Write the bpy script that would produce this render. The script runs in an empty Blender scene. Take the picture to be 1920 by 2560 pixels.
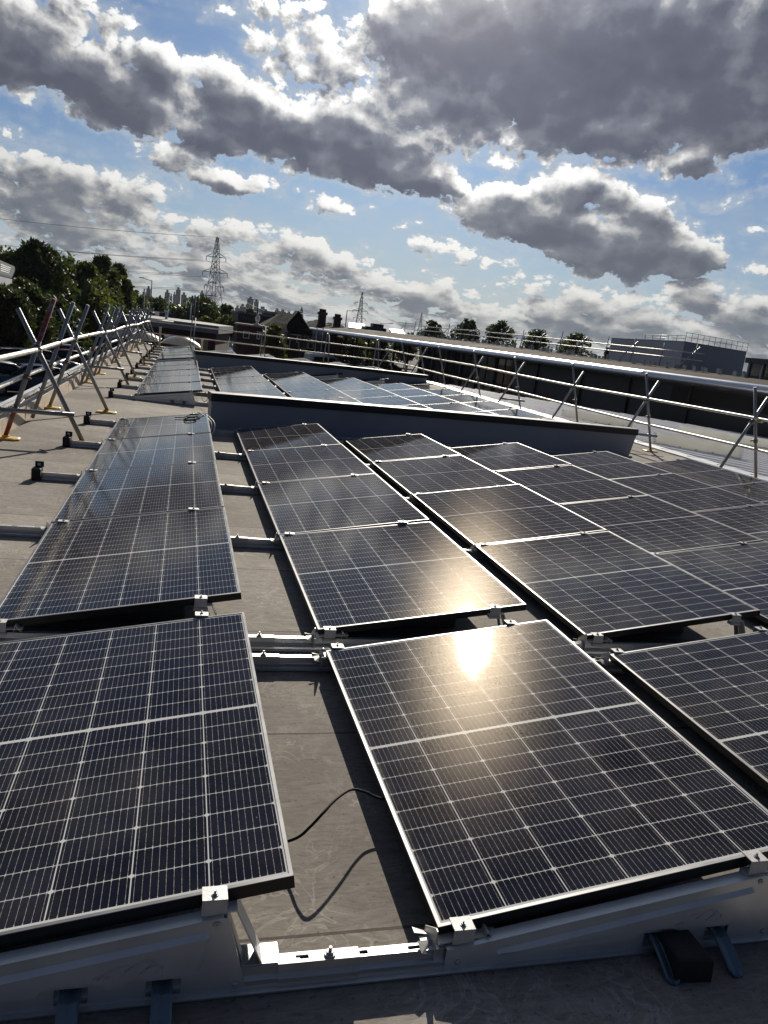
import bpy, bmesh, math, random
from mathutils import Vector, Matrix, Euler
R = math.radians
sc = bpy.context.scene
COL = sc.collection
random.seed(7)

# ------------------------------------------------------------------ camera
YAW, PIT, ROLL, FPX = -0.2753, -0.2243, 0.1275, 1901.0
CAM = Vector((-0.730, -1.556, 1.567))
fw = Vector((-math.sin(YAW) * math.cos(PIT), math.cos(YAW) * math.cos(PIT), math.sin(PIT)))
_r = Vector((math.cos(YAW), math.sin(YAW), 0)); _u = _r.cross(fw)
rt = math.cos(ROLL) * _r + math.sin(ROLL) * _u
up = -math.sin(ROLL) * _r + math.cos(ROLL) * _u
cam = bpy.data.cameras.new('camera'); cob = bpy.data.objects.new('camera', cam); COL.objects.link(cob)
cam.sensor_fit = 'HORIZONTAL'; cam.sensor_width = 36; cam.lens = 36 * FPX / 1920
cam.clip_start = 0.05; cam.clip_end = 12000
M = Matrix((rt, up, -fw)).transposed().to_4x4(); M.translation = CAM; cob.matrix_world = M
sc.camera = cob
def at(px, py, Y):
    """the point on the plane y = Y seen at photo pixel (px, py)"""
    d = fw + rt * ((px - 960) / FPX) - up * ((py - 1280) / FPX)
    return CAM + d * ((Y - CAM.y) / d.y)
def xz(px, py, Y):
    p = at(px, py, Y); return p.x, p.z

# ------------------------------------------------------------------ light
SUN_AZ, SUN_EL = R(16.0), R(27.7)
sv = Vector((math.sin(SUN_AZ) * math.cos(SUN_EL), math.cos(SUN_AZ) * math.cos(SUN_EL), math.sin(SUN_EL)))
sl = bpy.data.lights.new('sun', 'SUN'); sl.energy = 4.6; sl.angle = R(0.55); sl.color = (1.0, 0.91, 0.78)
so = bpy.data.objects.new('sun', sl); COL.objects.link(so); so.rotation_euler = sv.to_track_quat('Z', 'Y').to_euler()
sc.view_settings.view_transform = 'Standard'; sc.view_settings.look = 'None'
sc.view_settings.exposure = 0.45; sc.view_settings.gamma = 1.0
sc.cycles.max_bounces = 6; sc.cycles.diffuse_bounces = 3; sc.cycles.glossy_bounces = 4; sc.cycles.transparent_max_bounces = 8
sc.cycles.sample_clamp_indirect = 6; sc.cycles.caustics_reflective = False; sc.cycles.caustics_refractive = False
sc.cycles.use_denoising = True

# ------------------------------------------------------------------ sky
# clouds: azimuth, elevation, half width, half height (degrees), tilt, weight
CLOUDS = [(-11.1, 14.29, 4.67, 2.74, -8.1, 1.1), (-5.6, 12.99, 6.92, 2.17, -5.8, 1.1), (-2.6, 14.26, 3.18, 1.97, 1.9, 0.95), (2.6, 13.45, 3.85, 2.27, -13.6, 1.05), (5.2, 12.76, 7.18, 2.1, -4.1, 1.1), (1.2, 11.84, 7.36, 1.26, 0.1, 0.95), (11.6, 12.4, 6.09, 2.42, -9.0, 1.15), (15.0, 11.08, 4.22, 1.51, -0.7, 1.05), (8.5, 11.26, 6.41, 1.15, -1.3, 0.9), (7.4, 17.2, 6.2, 2.9, -13.1, 0.7), (5.2, 18.6, 4.2, 1.7, -7.7, 0.62), (12.8, 15.88, 3.46, 3.22, -10.3, 0.75), (-7.4, 16.59, 2.95, 1.72, 4.1, 0.6), (5.7, 19.77, 3.67, 0.6, 8.8, 0.5), (25.1, 19.32, 13.45, 4.55, 2.0, 1.3), (18.5, 19.86, 9.2, 3.42, 4.2, 1.2), (33.3, 16.86, 6.36, 3.44, 1.0, 1.15), (26.8, 15.0, 7.76, 2.03, 3.1, 1.0), (17.4, 16.67, 5.03, 3.91, 5.3, 1.0), (36.1, 20.03, 3.7, 4.23, -0.9, 1.1), (22.1, 13.4, 7.25, 1.16, -2.5, 0.55), (28.4, 13.18, 5.73, 0.96, -1.1, 0.5), (35.4, 14.86, 2.39, 1.86, 27.0, 0.6), (33.3, 13.45, 2.21, 1.18, 12.2, 0.95), (-10.4, 7.91, 4.37, 1.72, -15.4, 0.62), (-8.5, 6.34, 6.67, 2.45, -4.3, 0.8), (-4.5, 7.04, 3.49, 1.61, -2.2, 0.72), (-7.3, 4.55, 6.34, 1.61, 1.1, 0.8), (-3.0, 5.84, 2.39, 1.34, -0.8, 0.55), (2.4, 8.89, 2.75, 0.82, 4.1, 0.95), (-0.9, 9.79, 3.53, 1.61, -9.6, 0.6), (-2.9, 10.15, 1.71, 1.01, -9.2, 0.5), (9.6, 8.31, 2.43, 0.79, -5.4, 0.62), (15.0, 7.77, 1.05, 0.55, 6.8, 0.5), (4.2, 9.76, 3.46, 0.64, 1.2, 0.45), (24.5, 9.25, 7.02, 2.04, -7.8, 1.05), (29.8, 7.93, 6.44, 2.05, -4.7, 1.1), (26.4, 11.04, 4.04, 1.72, -0.1, 0.9), (22.6, 8.62, 5.49, 1.19, -5.6, 0.95), (30.9, 9.94, 3.7, 1.67, -14.4, 0.85), (34.6, 7.75, 2.3, 1.47, 4.6, 0.95), (21.1, 10.26, 1.92, 1.03, 5.7, 0.5), (1.7, 5.65, 6.64, 1.22, -0.4, 0.66), (7.2, 5.05, 6.22, 1.31, -2.0, 0.66), (0.2, 3.61, 8.23, 1.24, 0.2, 0.6), (8.7, 3.5, 4.64, 1.43, -2.2, 0.6), (-7.8, 2.27, 7.55, 1.05, 0.2, 0.6), (11.3, 4.16, 1.97, 1.93, -21.7, 0.5), (16.1, 3.47, 3.69, 1.22, -0.7, 0.6), (19.5, 3.08, 5.01, 1.09, -2.9, 0.6), (24.0, 2.47, 6.54, 1.09, -1.1, 0.6), (13.7, 1.21, 5.41, 1.15, 0.3, 0.55), (18.4, 1.47, 6.72, 0.98, 0.2, 0.5), (19.0, 6.53, 5.6, 0.77, -4.9, 0.5), (29.2, 4.04, 6.25, 1.39, -1.7, 0.66), (32.6, 2.84, 7.81, 1.24, 0.4, 0.66), (35.1, 5.27, 2.03, 1.66, 5.5, 0.8), (38.3, 4.08, 3.94, 1.77, -2.5, 0.7), (25.2, 4.86, 3.55, 0.93, -1.5, 0.5), (38.2, 7.02, 1.65, 0.73, 4.6, 0.45), (36.7, 11.57, 1.97, 0.46, 18.1, 0.38), (35.7, 10.83, 0.84, 0.28, 3.2, 0.3), (38.2, 9.58, 1.09, 0.34, 3.4, 0.35), (36.9, 6.62, 1.41, 0.29, 4.9, 0.3)]

class NT:
    """tiny node-building helper"""
    def __init__(s, tree): s.t = tree
    def n(s, typ, **kw):
        nd = s.t.nodes.new('ShaderNode' + typ)
        for k, v in kw.items(): setattr(nd, k, v)
        return nd
    def put(s, sock, v):
        if v is None: return
        if isinstance(v, bpy.types.NodeSocket): s.t.links.new(v, sock)
        else: sock.default_value = v
    def m(s, op, a, b=None, c=None, clamp=False):
        nd = s.n('Math', operation=op, use_clamp=clamp)
        for i, v in enumerate((a, b, c)): s.put(nd.inputs[i], v)
        return nd.outputs[0]
    def vm(s, op, a, b=None, scale=None):
        nd = s.n('VectorMath', operation=op); s.put(nd.inputs[0], a); s.put(nd.inputs[1], b)
        if scale is not None: s.put(nd.inputs['Scale'], scale)
        return nd.outputs['Value'] if op in ('LENGTH', 'DOT_PRODUCT', 'DISTANCE') else nd.outputs[0]
    def noise(s, vec, scale, detail=4, rough=.5, dist=0, dim='3D', col=False):
        nd = s.n('TexNoise', noise_dimensions=dim); s.put(nd.inputs['Vector'], vec)
        nd.inputs['Scale'].default_value = scale; nd.inputs['Detail'].default_value = detail
        nd.inputs['Roughness'].default_value = rough; nd.inputs['Distortion'].default_value = dist
        return nd.outputs['Color' if col else 0]
    def mix(s, f, a, b, blend='MIX'):
        nd = s.n('Mix', data_type='RGBA', blend_type=blend); s.put(nd.inputs[0], f)
        for k, v in ((6, a), (7, b)):
            s.put(nd.inputs[k], v if isinstance(v, bpy.types.NodeSocket) or v is None else tuple(v) + (1,) * (4 - len(v)))
        return nd.outputs[2]
    def mapr(s, v, a, b, c=0., d=1., smooth=False):
        nd = s.n('MapRange', interpolation_type='SMOOTHSTEP' if smooth else 'LINEAR'); s.put(nd.inputs[0], v)
        for i, q in enumerate((a, b, c, d)): s.put(nd.inputs[i + 1], q)
        return nd.outputs[0]
    def ramp(s, v, stops):
        nd = s.n('ValToRGB'); s.put(nd.inputs[0], v); e = nd.color_ramp.elements
        while len(e) < len(stops): e.new(0.5)
        for el, (p, c) in zip(e, stops): el.position = p; el.color = tuple(c) + (1,) * (4 - len(c))
        return nd.outputs[0]
    def sep(s, v):
        nd = s.n('SeparateXYZ'); s.put(nd.inputs[0], v); return nd.outputs
    def comb(s, x, y, z=0.):
        nd = s.n('CombineXYZ'); s.put(nd.inputs[0], x); s.put(nd.inputs[1], y); s.put(nd.inputs[2], z); return nd.outputs[0]

def cloud_group():
    g = bpy.data.node_groups.new('cloud_density', 'ShaderNodeTree')
    g.interface.new_socket('V', in_out='INPUT', socket_type='NodeSocketVector')
    g.interface.new_socket('D', in_out='OUTPUT', socket_type='NodeSocketFloat'); g.interface.new_socket('B', in_out='OUTPUT', socket_type='NodeSocketFloat'); g.interface.new_socket('S', in_out='OUTPUT', socket_type='NodeSocketFloat')
    h = NT(g); gi = g.nodes.new('NodeGroupInput'); go = g.nodes.new('NodeGroupOutput'); V = gi.outputs[0]
    w = h.vm('SUBTRACT', h.noise(V, .42, 4, .58, col=True), (.5, .5, .5))
    Vw = h.vm('ADD', V, h.vm('MULTIPLY', w, (3.4, 2.0, 0)))
    best = None; Vc = Vw
    for (a, e, rx, ry, t, wt) in CLOUDS:
        mp = h.n('Mapping', vector_type='TEXTURE'); h.put(mp.inputs[0], Vc)
        mp.inputs['Location'].default_value = (a, e, 0); mp.inputs['Rotation'].default_value = (0, 0, R(t)); mp.inputs['Scale'].default_value = (rx * 1.25, ry * 1.3, 1)
        d2 = h.vm('DOT_PRODUCT', mp.outputs[0], mp.outputs[0])
        f = h.m('MULTIPLY_ADD', d2, -wt, wt)
        best = f if best is None else h.m('SMOOTH_MAX', best, f, .12)
        ma = h.n('VectorMath', operation='MULTIPLY_ADD')      # keeps the node chain in order (shader stack size)
        h.put(ma.inputs[0], best); ma.inputs[1].default_value = (1e-7, 0, 0); h.put(ma.inputs[2], Vc); Vc = ma.outputs[0]
    best = h.m('MAXIMUM', best, 0.)
    sx = h.sep(V)
    # elsewhere in the sky: broken cloud
    wide = h.noise(h.vm('MULTIPLY', V, (.05, .085, 0)), 1., 3, .5)
    out = h.m('MAXIMUM', h.mapr(h.m('ABSOLUTE', h.m('SUBTRACT', sx[0], 14.)), 30, 42), h.mapr(sx[1], 23, 30))
    best = h.m('MAXIMUM', best, h.m('MULTIPLY', out, h.mapr(wide, .46, .7, 0, 1.)))
    el = h.m('MAXIMUM', sx[1], 0.)
    band = h.noise(h.vm('MULTIPLY', Vw, (.13, .42, 0)), 1., 3, .5)
    best = h.m('MAXIMUM', best, h.m('MULTIPLY', h.mapr(band, .37, .56, 0, .8), h.mapr(el, 3.2, 6.5, 1., 0.)))
    # finer structure towards the horizon
    ev = h.m('ADD', h.m('MULTIPLY', h.m('LOGARITHM', h.m('ADD', el, 1.6), math.e), 6.), h.m('MULTIPLY', el, .95))
    Vs = h.comb(sx[0], ev)
    f1 = h.noise(Vs, .30, 9, .58, .25)
    f0 = h.noise(Vs, .30, 2, .5, .25)
    vo = h.n('TexVoronoi', feature='F1', voronoi_dimensions='2D'); h.put(vo.inputs['Vector'], h.vm('ADD', Vs, h.vm('MULTIPLY', w, (1.5, 1.2, 0))))
    vo.inputs['Scale'].default_value = .62; vo.inputs['Detail'].default_value = 3.; vo.inputs['Roughness'].default_value = .5; vo.inputs['Lacunarity'].default_value = 2.3
    puff = h.m('SUBTRACT', .40, vo.outputs['Distance'])              # rounded heads with creases between
    low = h.mapr(sx[1], 0., 7., .10, 0.)
    base = h.m('ADD', h.m('MULTIPLY_ADD', best, 1.02, -.235), low)
    D = h.m('ADD', base, h.m('ADD', h.m('MULTIPLY', h.m('SUBTRACT', f1, .47), 1.0), h.m('MULTIPLY', puff, .50)))
    S = h.m('ADD', base, h.m('MULTIPLY', h.m('SUBTRACT', f0, .47), .9))
    h.put(go.inputs[0], D); h.put(go.inputs[1], best); h.put(go.inputs[2], S)
    return g

def build_sky():
    w = bpy.data.worlds.new('World'); sc.world = w; w.use_nodes = True
    w.cycles.sampling_method = 'MANUAL'; w.cycles.sample_map_resolution = 512
    h = NT(w.node_tree); bg = w.node_tree.nodes['Background']
    sky = h.n('TexSky', sky_type='NISHITA', sun_disc=False, sun_elevation=SUN_EL, sun_rotation=SUN_AZ, altitude=50, air_density=1., dust_density=.6, ozone_density=1.6)
    tc = h.n('TexCoord'); dirv = h.vm('NORMALIZE', tc.outputs['Generated']); s = h.sep(dirv)
    az = h.m('MULTIPLY', h.m('ARCTAN2', s[0], s[1]), 57.2958); el = h.m('MULTIPLY', h.m('ARCSINE', s[2]), 57.2958)
    V = h.comb(az, el)
    g = cloud_group()
    def dens(v):
        n = h.n('Group'); n.node_tree = g; h.put(n.inputs[0], v); return n.outputs
    D0, B0, S0 = dens(V)[:3]
    tosun = h.vm('NORMALIZE', h.vm('SUBTRACT', (math.degrees(SUN_AZ), math.degrees(SUN_EL) + 6, 0), V))
    D1, B1, S1 = dens(h.vm('ADD', h.vm('ADD', V, h.comb(h.m('MULTIPLY', D0, 1e-7), 0.)), h.vm('SCALE', tosun, scale=.8)))[:3]
    rel_s = h.m('SUBTRACT', S0, S1)
    rel_d = h.m('SUBTRACT', h.m('SUBTRACT', D0, D1), rel_s)
    alpha = h.mapr(D0, -.02, .13, smooth=True)
    sd = h.vm('DOT_PRODUCT', dirv, tuple(sv)); ang = h.m('MULTIPLY', h.m('ARCCOSINE', h.m('MINIMUM', sd, .99999)), 57.2958)
    near = h.m('EXPONENT', h.m('MULTIPLY', ang, -1 / 16.))
    # light through the cloud: thin parts glow, thick parts stay grey, sides towards the sun are lit
    edge = h.mapr(S0, .05, .60, 1., .22)
    thick = h.m('ADD', h.m('MULTIPLY', S0, .78), h.m('MULTIPLY', h.m('SUBTRACT', D0, S0), h.m('MULTIPLY', edge, .45)))
    thick = h.m('ADD', thick, h.m('MULTIPLY', rel_s, -1.05))
    thick = h.m('ADD', thick, .035)
    thick = h.m('ADD', thick, h.m('MULTIPLY', rel_d, h.m('MULTIPLY', edge, -1.15)))
    thick = h.m('ADD', thick, h.m('MULTIPLY', h.m('SUBTRACT', h.noise(h.vm('MULTIPLY', V, (.22, .36, 0)), 1., 4, .55, .5), .5), .40))
    thick = h.m('MULTIPLY', thick, h.mapr(el, 0., 9., .92, 1.))
    lit = h.ramp(h.mapr(thick, -.1, 1.), [(0., (1.06, 1.05, 1.03)), (.2, (.88, .875, .86)), (.35, (.47, .47, .475)), (.50, (.195, .21, .25)), (.72, (.112, .121, .160)), (1., (.088, .096, .132))])
    boost = h.m('MULTIPLY_ADD', near, 1.35, .72)
    cl = h.vm('SCALE', lit, scale=boost)
    # air between: far clouds pale towards the horizon
    far = h.mapr(el, 0., 11., 1., 0.)
    cl = h.mix(h.m('MULTIPLY', far, .8), cl, h.vm('MULTIPLY', cl, (1., .965, .89)))
    cl = h.mix(h.m('MULTIPLY', far, .40), cl, h.mix(near, (.20, .26, .325), (.36, .36, .35)))
    # blue between the clouds (Nishita), pale low down
    blue = h.vm('MULTIPLY', sky.outputs[0], (.029, .041, .058))
    blue = h.mix(h.m('POWER', h.mapr(el, -2., 15., 1., 0.), 1.7), blue, h.mix(near, (.43, .49, .53), (.70, .68, .61)))
    cir = h.noise(h.vm('MULTIPLY', V, (.09, .42, 0)), 1., 4, .62)
    blue = h.mix(h.mapr(cir, .45, .8, 0, .4), blue, (.5, .56, .60))
    # thin veil hanging round the clouds
    veil = h.mapr(D0, -.42, .06, 0., .62, smooth=True)
    veil = h.m('MULTIPLY', veil, h.mapr(h.noise(h.vm('MULTIPLY', V, (.16, .5, 0)), 1., 5, .65, .8), .36, .66, .25, 1.))
    blue = h.mix(veil, blue, h.mix(near, (.50, .55, .60), (.84, .82, .76)))
    # behind the camera the sky is a plain deep blue
    back = h.mapr(s[1], -.25, .35)
    c = h.mix(h.m('MULTIPLY', alpha, .97), blue, cl)
    c = h.mix(back, h.vm('MULTIPLY', c, (.19, .25, .36)), c)
    glow = h.m('MULTIPLY', h.m('EXPONENT', h.m('MULTIPLY', ang, -1 / 2.4)), 2.5)
    c = h.vm('ADD', c, h.vm('SCALE', (1., .86, .68), scale=glow))
    c = h.vm('SCALE', c, scale=7.)
    h.put(bg.inputs[0], c); bg.inputs[1].default_value = 0.1
build_sky()
# ------------------------------------------------------------------ materials
def mat(name, col=(.5, .5, .5), rough=.5, metal=0., var=0., vs=3., bump=0., bs=30., spec=.5, stretch=None, dirt=None):
    """Principled material with colour wear, roughness variation and grain"""
    m = bpy.data.materials.new(name); m.use_nodes = True; h = NT(m.node_tree); p = m.node_tree.nodes['Principled BSDF']
    p.inputs['Base Color'].default_value = tuple(col) + (1,); p.inputs['Roughness'].default_value = rough; p.inputs['Metallic'].default_value = metal
    p.inputs['Specular IOR Level'].default_value = spec
    if var or bump or dirt:
        tc = h.n('TexCoord').outputs['Object']
        v = h.vm('MULTIPLY', tc, stretch) if stretch else tc
        f = h.noise(v, vs, 5, .6)
        c = h.mix(h.mapr(f, .3, .7), [x * (1 - var) for x in col], [min(1, x * (1 + var)) for x in col])
        if dirt:
            c = h.mix(h.mapr(h.noise(tc, dirt[1], 6, .65), .5, .72, 0, dirt[2]), c, dirt[0])
        h.put(p.inputs['Base Color'], c)
        h.put(p.inputs['Roughness'], h.mapr(f, .25, .75, rough * .85, min(1, rough * 1.2)))
        if bump:
            b = h.n('Bump'); b.inputs['Strength'].default_value = bump; b.inputs['Distance'].default_value = .01
            h.put(b.inputs['Height'], h.noise(v, bs, 4, .6)); h.put(p.inputs['Normal'], b.outputs[0])
    return m

MT = {}
MT['alu'] = mat('rolled_aluminium', (.52, .53, .54), .40, .75, .08, 6., .12, 220, stretch=(.15, 1, 1))
MT['alu_bright'] = mat('bright_aluminium', (.45, .45, .445), .5, .6, .05, 9., .08, 160)
MT['clamp'] = mat('milled_clamp', (.47, .46, .455), .5, .15, .08, 9., .1, 160, dirt=((.25, .24, .23), 30., .5))
MT['zinc'] = mat('zinc_sheet', (.58, .60, .61), .36, .45, .10, 5., .06, 120)
MT['prong'] = mat('blue_grey_steel', (.12, .17, .22), .45, .6, .1, 6)
MT['steel'] = mat('galvanised_tube', (.27, .285, .305), .45, .55, .22, 4., .25, 90, dirt=((.30, .29, .27), 7., .7))
MT['steel_worn'] = mat('weathered_tube', (.68, .66, .60), .46, .55, .18, 5., .25, 80, dirt=((.32, .29, .24), 6., .8))
MT['rust'] = mat('rusty_coupler', (.20, .15, .11), .6, .5, .35, 14, .3, 90)
MT['brass'] = mat('yellowed_coupler', (.42, .34, .17), .45, .7, .2, 20)
MT['redpaint'] = mat('red_painted_tube', (.22, .03, .03), .5, .2, .35, 9, dirt=((.40, .38, .36), 12., .9))
MT['yellow'] = mat('yellow_plastic', (.58, .38, .06), .5, 0., .2, 9, dirt=((.30, .2, .06), 9., .6))
MT['black'] = mat('black_rubber', (.012, .012, .013), .75, 0., .3, 12, .3, 90)
MT['anod'] = mat('black_anodised', (.010, .010, .011), .42, .3)
MT['lip'] = mat('anodised_lip', (.20, .20, .205), .42, .7, .06, 8)
MT['cable'] = mat('black_cable', (.010, .010, .011), .7, spec=.2)
MT['white_cable'] = mat('white_cable', (.6, .6, .58), .5)
MT['concrete'] = mat('pale_concrete', (.52, .43, .33), .85, 0., .14, 5., .4, 40, dirt=((.20, .17, .14), 3., .6))
MT['ballast'] = mat('dark_block', (.07, .075, .08), .9, 0., .2, 7., .4, 50)
MT['upstand'] = mat('grey_render', (.33, .34, .365), .7, 0., .09, 1.6, .1, 30, dirt=((.2, .2, .21), .8, .5))
MT['coping'] = mat('black_coping', (.010, .010, .011), .55, 0., .2, 4)
MT['white'] = mat('white_paint', (.72, .72, .70), .5, 0., .06, 4)
MT['black_metal'] = mat('black_metal', (.02, .02, .022), .45, .2)
MT['brick'] = mat('dark_red_brick', (.075, .030, .024), .85, 0., .3, 2., .3, 14)
MT['roof_grey'] = mat('grey_roof_felt', (.22, .225, .23), .8, 0., .12, .5)
MT['slate'] = mat('dark_slate', (.008, .0085, .010), .95, 0., .3, 1.2, spec=.05)
MT['darkwall'] = mat('dark_cladding', (.030, .034, .042), .5, .1, .1, .6)
MT['greywall'] = mat('grey_cladding', (.36, .375, .41), .6, 0., .05, .4)
MT['tower'] = mat('tower_concrete', (.035, .045, .065), .7, 0., .25, .03)
MT['pylon'] = mat('pylon_steel', (.16, .17, .18), .6, .4)
MT['bark'] = mat('bark', (.07, .055, .04), .9, 0., .3, 4., .6, 20)
MT['asphalt'] = mat('asphalt', (.055, .055, .056), .95, 0., .25, .15, .3, 9, spec=.08)
MT['tyre'] = mat('tyre_rubber', (.015, .015, .015), .8)
MT['rim'] = mat('alloy_rim', (.5, .5, .52), .3, .9)
MT['grass'] = mat('grass', (.055, .075, .025), .9, 0., .4, .3, .5, 4)
MT['lamp'] = mat('lamp_housing', (.25, .26, .27), .45, .5)
MT['brown_roof'] = mat('brown_roof_felt', (.062, .053, .046), .95, 0., .2, .4, spec=.05)

def glass_mat(name, col=(.012, .014, .016), rough=.06, trans=0.):
    m = mat(name, col, rough); p = m.node_tree.nodes['Principled BSDF']; p.inputs['IOR'].default_value = 1.5
    if trans: p.inputs['Transmission Weight'].default_value = trans
    return m
MT['glass'] = glass_mat('dark_glazing', (.028, .032, .036))
MT['carglass'] = glass_mat('car_glass', (.010, .013, .016), .04)
MT['polycarb'] = mat('polycarbonate_sheet', (.68, .69, .66), .35, 0., .1, 1.5, dirt=((.42, .42, .37), 1.2, .6))
def add_translucent(m, col, f):
    h = NT(m.node_tree); p = m.node_tree.nodes['Principled BSDF']; t = h.n('BsdfTranslucent'); t.inputs[0].default_value = (*col, 1); x = h.n('MixShader'); x.inputs[0].default_value = f
    m.node_tree.links.new(p.outputs[0], x.inputs[1]); m.node_tree.links.new(t.outputs[0], x.inputs[2]); m.node_tree.links.new(x.outputs[0], m.node_tree.nodes['Material Output'].inputs[0])
add_translucent(MT['polycarb'], (.8, .8, .75), .5)
MT['headlight'] = glass_mat('headlight_glass', (.55, .57, .6), .1)
MT['taillight'] = glass_mat('taillight_glass', (.35, .02, .02), .15)

def leaf_mat(name, c0, c1):
    m = bpy.data.materials.new(name); m.use_nodes = True; h = NT(m.node_tree); p = m.node_tree.nodes['Principled BSDF']
    g = h.n('NewGeometry'); rnd = g.outputs['Random Per Island']
    big = h.noise(h.n('TexCoord').outputs['Object'], .45, 3, .5)
    c = h.mix(h.mapr(h.m('ADD', h.m('MULTIPLY', rnd, .55), h.m('MULTIPLY', big, .6)), .2, .95), c0, c1)
    h.put(p.inputs['Base Color'], c); p.inputs['Roughness'].default_value = .55; p.inputs['Specular IOR Level'].default_value = .35
    tr = h.n('BsdfTranslucent'); h.put(tr.inputs[0], h.vm('MULTIPLY', c, (1.5, 1.7, .8)))
    ms = h.n('MixShader'); ms.inputs[0].default_value = .35
    m.node_tree.links.new(p.outputs[0], ms.inputs[1]); m.node_tree.links.new(tr.outputs[0], ms.inputs[2])
    m.node_tree.links.new(ms.outputs[0], m.node_tree.nodes['Material Output'].inputs[0]); return m
MT['leaf_dark'] = leaf_mat('dark_leaves', (.012, .017, .007), (.050, .062, .020))
MT['leaf_mid'] = leaf_mat('green_leaves', (.022, .030, .010), (.085, .095, .028))
MT['leaf_light'] = leaf_mat('olive_leaves', (.040, .048, .016), (.13, .13, .04))

# panel glass: half-cut cells, wires and white backsheet under textured glass
PW, PL, PT = 1.134, 1.722, .035
def panel_glass():
    m = bpy.data.materials.new('solar_glass'); m.use_nodes = True; h = NT(m.node_tree); p = m.node_tree.nodes['Principled BSDF']
    tc = h.n('TexCoord').outputs['Object']; s = h.sep(tc); X, Y = s[0], s[1]
    info = h.n('ObjectInfo')
    mx = (PW - 6 * .184) / 2
    u = h.m('DIVIDE', h.m('SUBTRACT', X, mx), .184)                       # column coordinate
    Yc = h.m('SUBTRACT', h.m('ABSOLUTE', h.m('SUBTRACT', Y, PL / 2)), .0065)  # distance from the middle bar
    v = h.m('DIVIDE', Yc, .0927)
    fu = h.m('FRACT', u); fv = h.m('FRACT', v)
    du = h.m('MULTIPLY', h.m('SUBTRACT', .5, h.m('ABSOLUTE', h.m('SUBTRACT', fu, .5))), .184)   # metres to the nearest column gap
    dv = h.m('MULTIPLY', h.m('SUBTRACT', .5, h.m('ABSOLUTE', h.m('SUBTRACT', fv, .5))), .0927)
    gap = h.m('MAXIMUM', h.m('LESS_THAN', du, .0016), h.m('LESS_THAN', dv, .0011))
    v2 = h.m('MULTIPLY', v, .5); fv2 = h.m('FRACT', v2)
    dv2 = h.m('MULTIPLY', h.m('SUBTRACT', .5, h.m('ABSOLUTE', h.m('SUBTRACT', fv2, .5))), .1854)
    gap = h.m('MAXIMUM', gap, h.m('LESS_THAN', h.m('ADD', du, dv2), .0092))               # clipped cell corners
    gap = h.m('MAXIMUM', gap, h.m('LESS_THAN', Yc, 0.))                                   # middle bar
    edge = h.m('MAXIMUM', h.m('LESS_THAN', u, 0.), h.m('GREATER_THAN', u, 6.))
    edge = h.m('MAXIMUM', edge, h.m('GREATER_THAN', v, 9.))
    gap = h.m('MAXIMUM', gap, edge)
    bu = h.m('FRACT', h.m('MULTIPLY', fu, 10.)); db = h.m('MULTIPLY', h.m('ABSOLUTE', h.m('SUBTRACT', bu, .5)), .0184)
    wid = h.m('ADD', .00042, h.m('MULTIPLY', h.m('LESS_THAN', dv, .006), .0009))  # wires widen beside the row gaps: small glints painted into the colour
    dash = h.noise(tc, 130., 2, .5)
    wire = h.m('MULTIPLY', h.m('LESS_THAN', db, wid), h.mapr(dash, .35, .6, .35, 1.))
    wire = h.m('MULTIPLY', wire, h.m('SUBTRACT', 1., gap))
    cell = h.n('TexWhiteNoise', noise_dimensions='3D')
    h.put(cell.inputs[0], h.vm('ADD', h.comb(h.m('FLOOR', u), h.m('FLOOR', h.m('DIVIDE', Y, .0927)), 0.), h.comb(h.m('MULTIPLY', info.outputs['Random'], 57.), 0., 0.)))
    cc = h.mix(cell.outputs[0], (.0022, .0030, .0095), (.0052, .0064, .0180))
    dirt = h.noise(tc, 3.2, 6, .68)
    c = h.mix(wire, cc, (.46, .45, .41))
    c = h.mix(gap, c, (.52, .53, .53))
    c = h.mix(h.mapr(dirt, .42, .8, .003, .05), c, (.36, .32, .27))
    off = h.comb(h.m('MULTIPLY', info.outputs['Random'], 31.), h.m('MULTIPLY', info.outputs['Random'], 17.), 0.)
    smudge = h.noise(h.vm('ADD', h.vm('MULTIPLY', tc, (1., .55, 1.)), off), 7., 5, .7, 1.2)
    c = h.mix(h.mapr(smudge, .66, .80, 0., .16), c, (.40, .40, .40))
    low = h.m('MULTIPLY', h.mapr(X, .012, .05, 1., 0.), h.mapr(h.noise(tc, 22., 4), .35, .7))
    c = h.mix(h.m('MULTIPLY', low, .16), c, (.36, .32, .27))
    spots = h.n('TexVoronoi'); h.put(spots.inputs['Vector'], h.vm('ADD', tc, h.comb(info.outputs['Random'], info.outputs['Random'], 0.))); spots.inputs['Scale'].default_value = 7.
    sp = h.m('MULTIPLY', h.m('LESS_THAN', spots.outputs['Distance'], h.mapr(h.noise(tc, 40., 2), .3, .7, .0, .06)), h.m('GREATER_THAN', h.sep(spots.outputs['Color'])[0], .9))
    c = h.mix(h.m('MULTIPLY', sp, .35), c, (.5, .48, .42))
    h.put(p.inputs['Base Color'], c)
    p.inputs['Roughness'].default_value = .6; p.inputs['Specular IOR Level'].default_value = 0.
    p.inputs['Sheen Weight'].default_value = .018; p.inputs['Sheen Roughness'].default_value = .45; p.inputs['Sheen Tint'].default_value = (1., .88, .74, 1)
    b = h.n('Bump'); b.inputs['Strength'].default_value = 1.; b.inputs['Distance'].default_value = .00003
    h.put(b.inputs['Height'], h.noise(tc, 620., 2, .6))
    fr = h.n('Fresnel'); fr.inputs['IOR'].default_value = 1.42; h.put(fr.inputs['Normal'], b.outputs[0])
    g1 = h.n('BsdfAnisotropic', distribution='BECKMANN'); h.put(g1.inputs['Roughness'], h.mapr(dirt, .3, .75, .070, .098)); h.put(g1.inputs['Normal'], b.outputs[0])
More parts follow.
